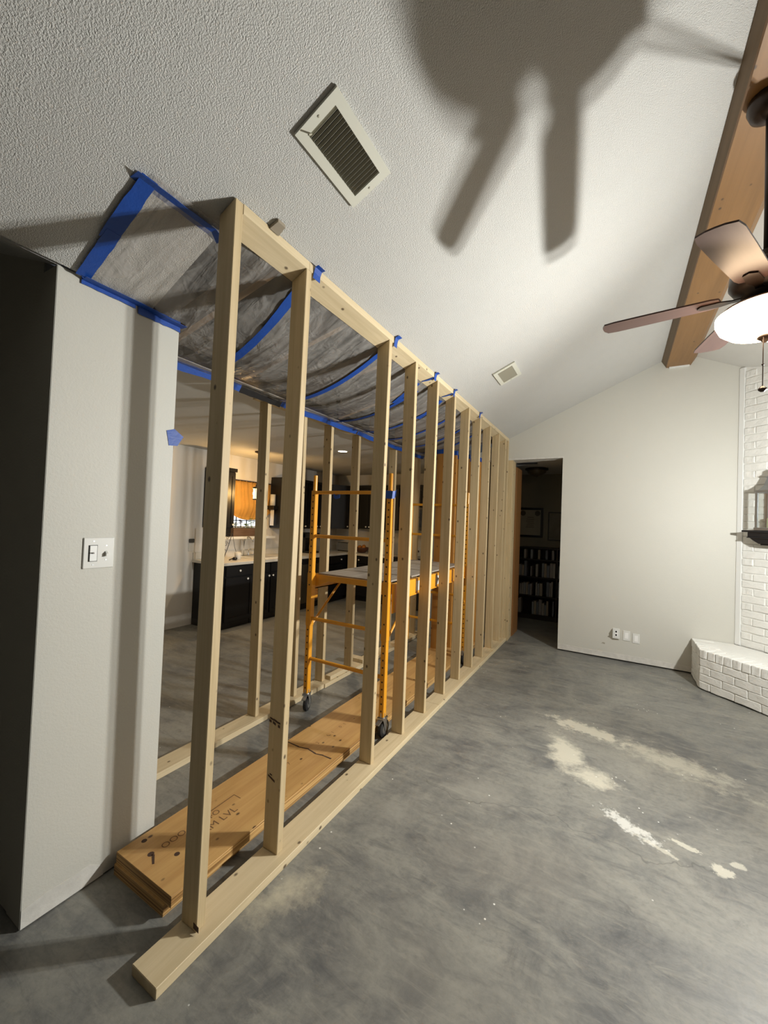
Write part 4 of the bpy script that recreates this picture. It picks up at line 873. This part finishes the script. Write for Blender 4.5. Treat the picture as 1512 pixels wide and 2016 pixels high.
obj('roll', lathe(B(), [(0, 1.76), (.045, 1.76), (.045, 1.95), (0, 1.95)], -3.78, 3.995, 18), M_WHITE, TR, smooth=True); obj('holder', bev(bbox(-3.85, -3.70, 3.94, 4.045, 1.69, 1.755), .004), M_BLACK, TR); obj('hanging_sheet', bbox(-3.82, -3.74, 3.99, 3.995, 1.42, 1.688), M_WHITE, TR)
CM = thing('coffee_maker', 'black coffee maker with chrome trim in the counter corner', 'coffee maker', (-3.65, 5.0, .922))
obj('base', bev(bbox(-3.75, -3.50, 4.72, 4.95, .923, .96), .004), M_BLACK, CM); obj('column', bev(bbox(-3.75, -3.65, 4.72, 4.95, .96, 1.28), .004), M_BLACK, CM); obj('head', bev(bbox(-3.75, -3.50, 4.72, 4.95, 1.20, 1.30), .006), M_BLACK, CM); obj('carafe', lathe(B(), [(0, .962), (.06, .962), (.07, 1.02), (.05, 1.12), (0, 1.12)], -3.57, 4.835, 18), M_NICKEL, CM, smooth=True)
TO = thing('toaster', 'steel and black toaster on the end wall counter', 'toaster', (-3.45, 5.75, .922)); obj('case', bev(bbox(-3.62, -3.34, 5.68, 5.86, .935, 1.10), .015, 2), M_STEEL, TO); obj('base', bbox(-3.61, -3.35, 5.69, 5.85, .9225, .935), M_BLACK, TO); obj('slot', bbox(-3.58, -3.38, 5.74, 5.80, 1.0995, 1.101), M_DARK, TO)
BO = thing('fruit_bowl', 'brown bowl with orange fruit on the end wall counter', 'bowl', (-3.05, 5.72, .922)); obj('bowl', lathe(B(), [(0, .923), (.07, .924), (.14, .99), (.145, 1.03), (.138, 1.03), (.06, .95), (0, .945)], -3.05, 5.73, 24), plain('brown_glaze', (.12, .045, .02), .4), BO, smooth=True)
for k, (dx, dy) in enumerate(((-.047, -.0), (.047, .0), (0, -.074), (.0, .074))):
    b = B(); bmesh.ops.create_uvsphere(b, u_segments=14, v_segments=8, radius=.042); xf(b, Matrix.Translation((-3.05+dx, 5.73+dy, 1.02+.006*k))); o = obj('orange', b, plain('orange_peel', (.6, .22, .03), .5), smooth=True); tag(o, 'orange in the brown counter bowl, ' + ('on its left side', 'on its right side', 'nearest the counter edge', 'nearest the wall')[k], 'fruit', 'oranges in the brown bowl')
BG = obj('paper_bag', hexa(B(), [(-2.62, 5.70, .9225), (-2.46, 5.70, .9225), (-2.46, 5.82, .9225), (-2.62, 5.82, .9225), (-2.60, 5.72, 1.15), (-2.47, 5.73, 1.21), (-2.48, 5.80, 1.21), (-2.61, 5.79, 1.15)]), M_WHITE); tag(BG, 'white paper bag standing on the counter by the range', 'bag')
TH = thing('thermostat', 'dark thermostat above a white plate on the kitchen wall', 'thermostat', (-3.9, 2.585, 1.15)); obj('case', bev(bbox(-3.8985, -3.875, 2.545, 2.625, 1.16, 1.215), .006), plain('dark_grey_plastic', (.06, .06, .055), .4), TH); obj('wall_plate', bev(bbox(-3.8985, -3.892, 2.545, 2.625, 1.04, 1.158), .002), M_WHITE, TH)
t = obj('cutting_board', bev(bbox(-3.68, -3.60, 2.625, 2.645, .9225, 1.38), .003), M_WHITE); tag(t, 'white board standing upright on the open end of the counter', 'board')
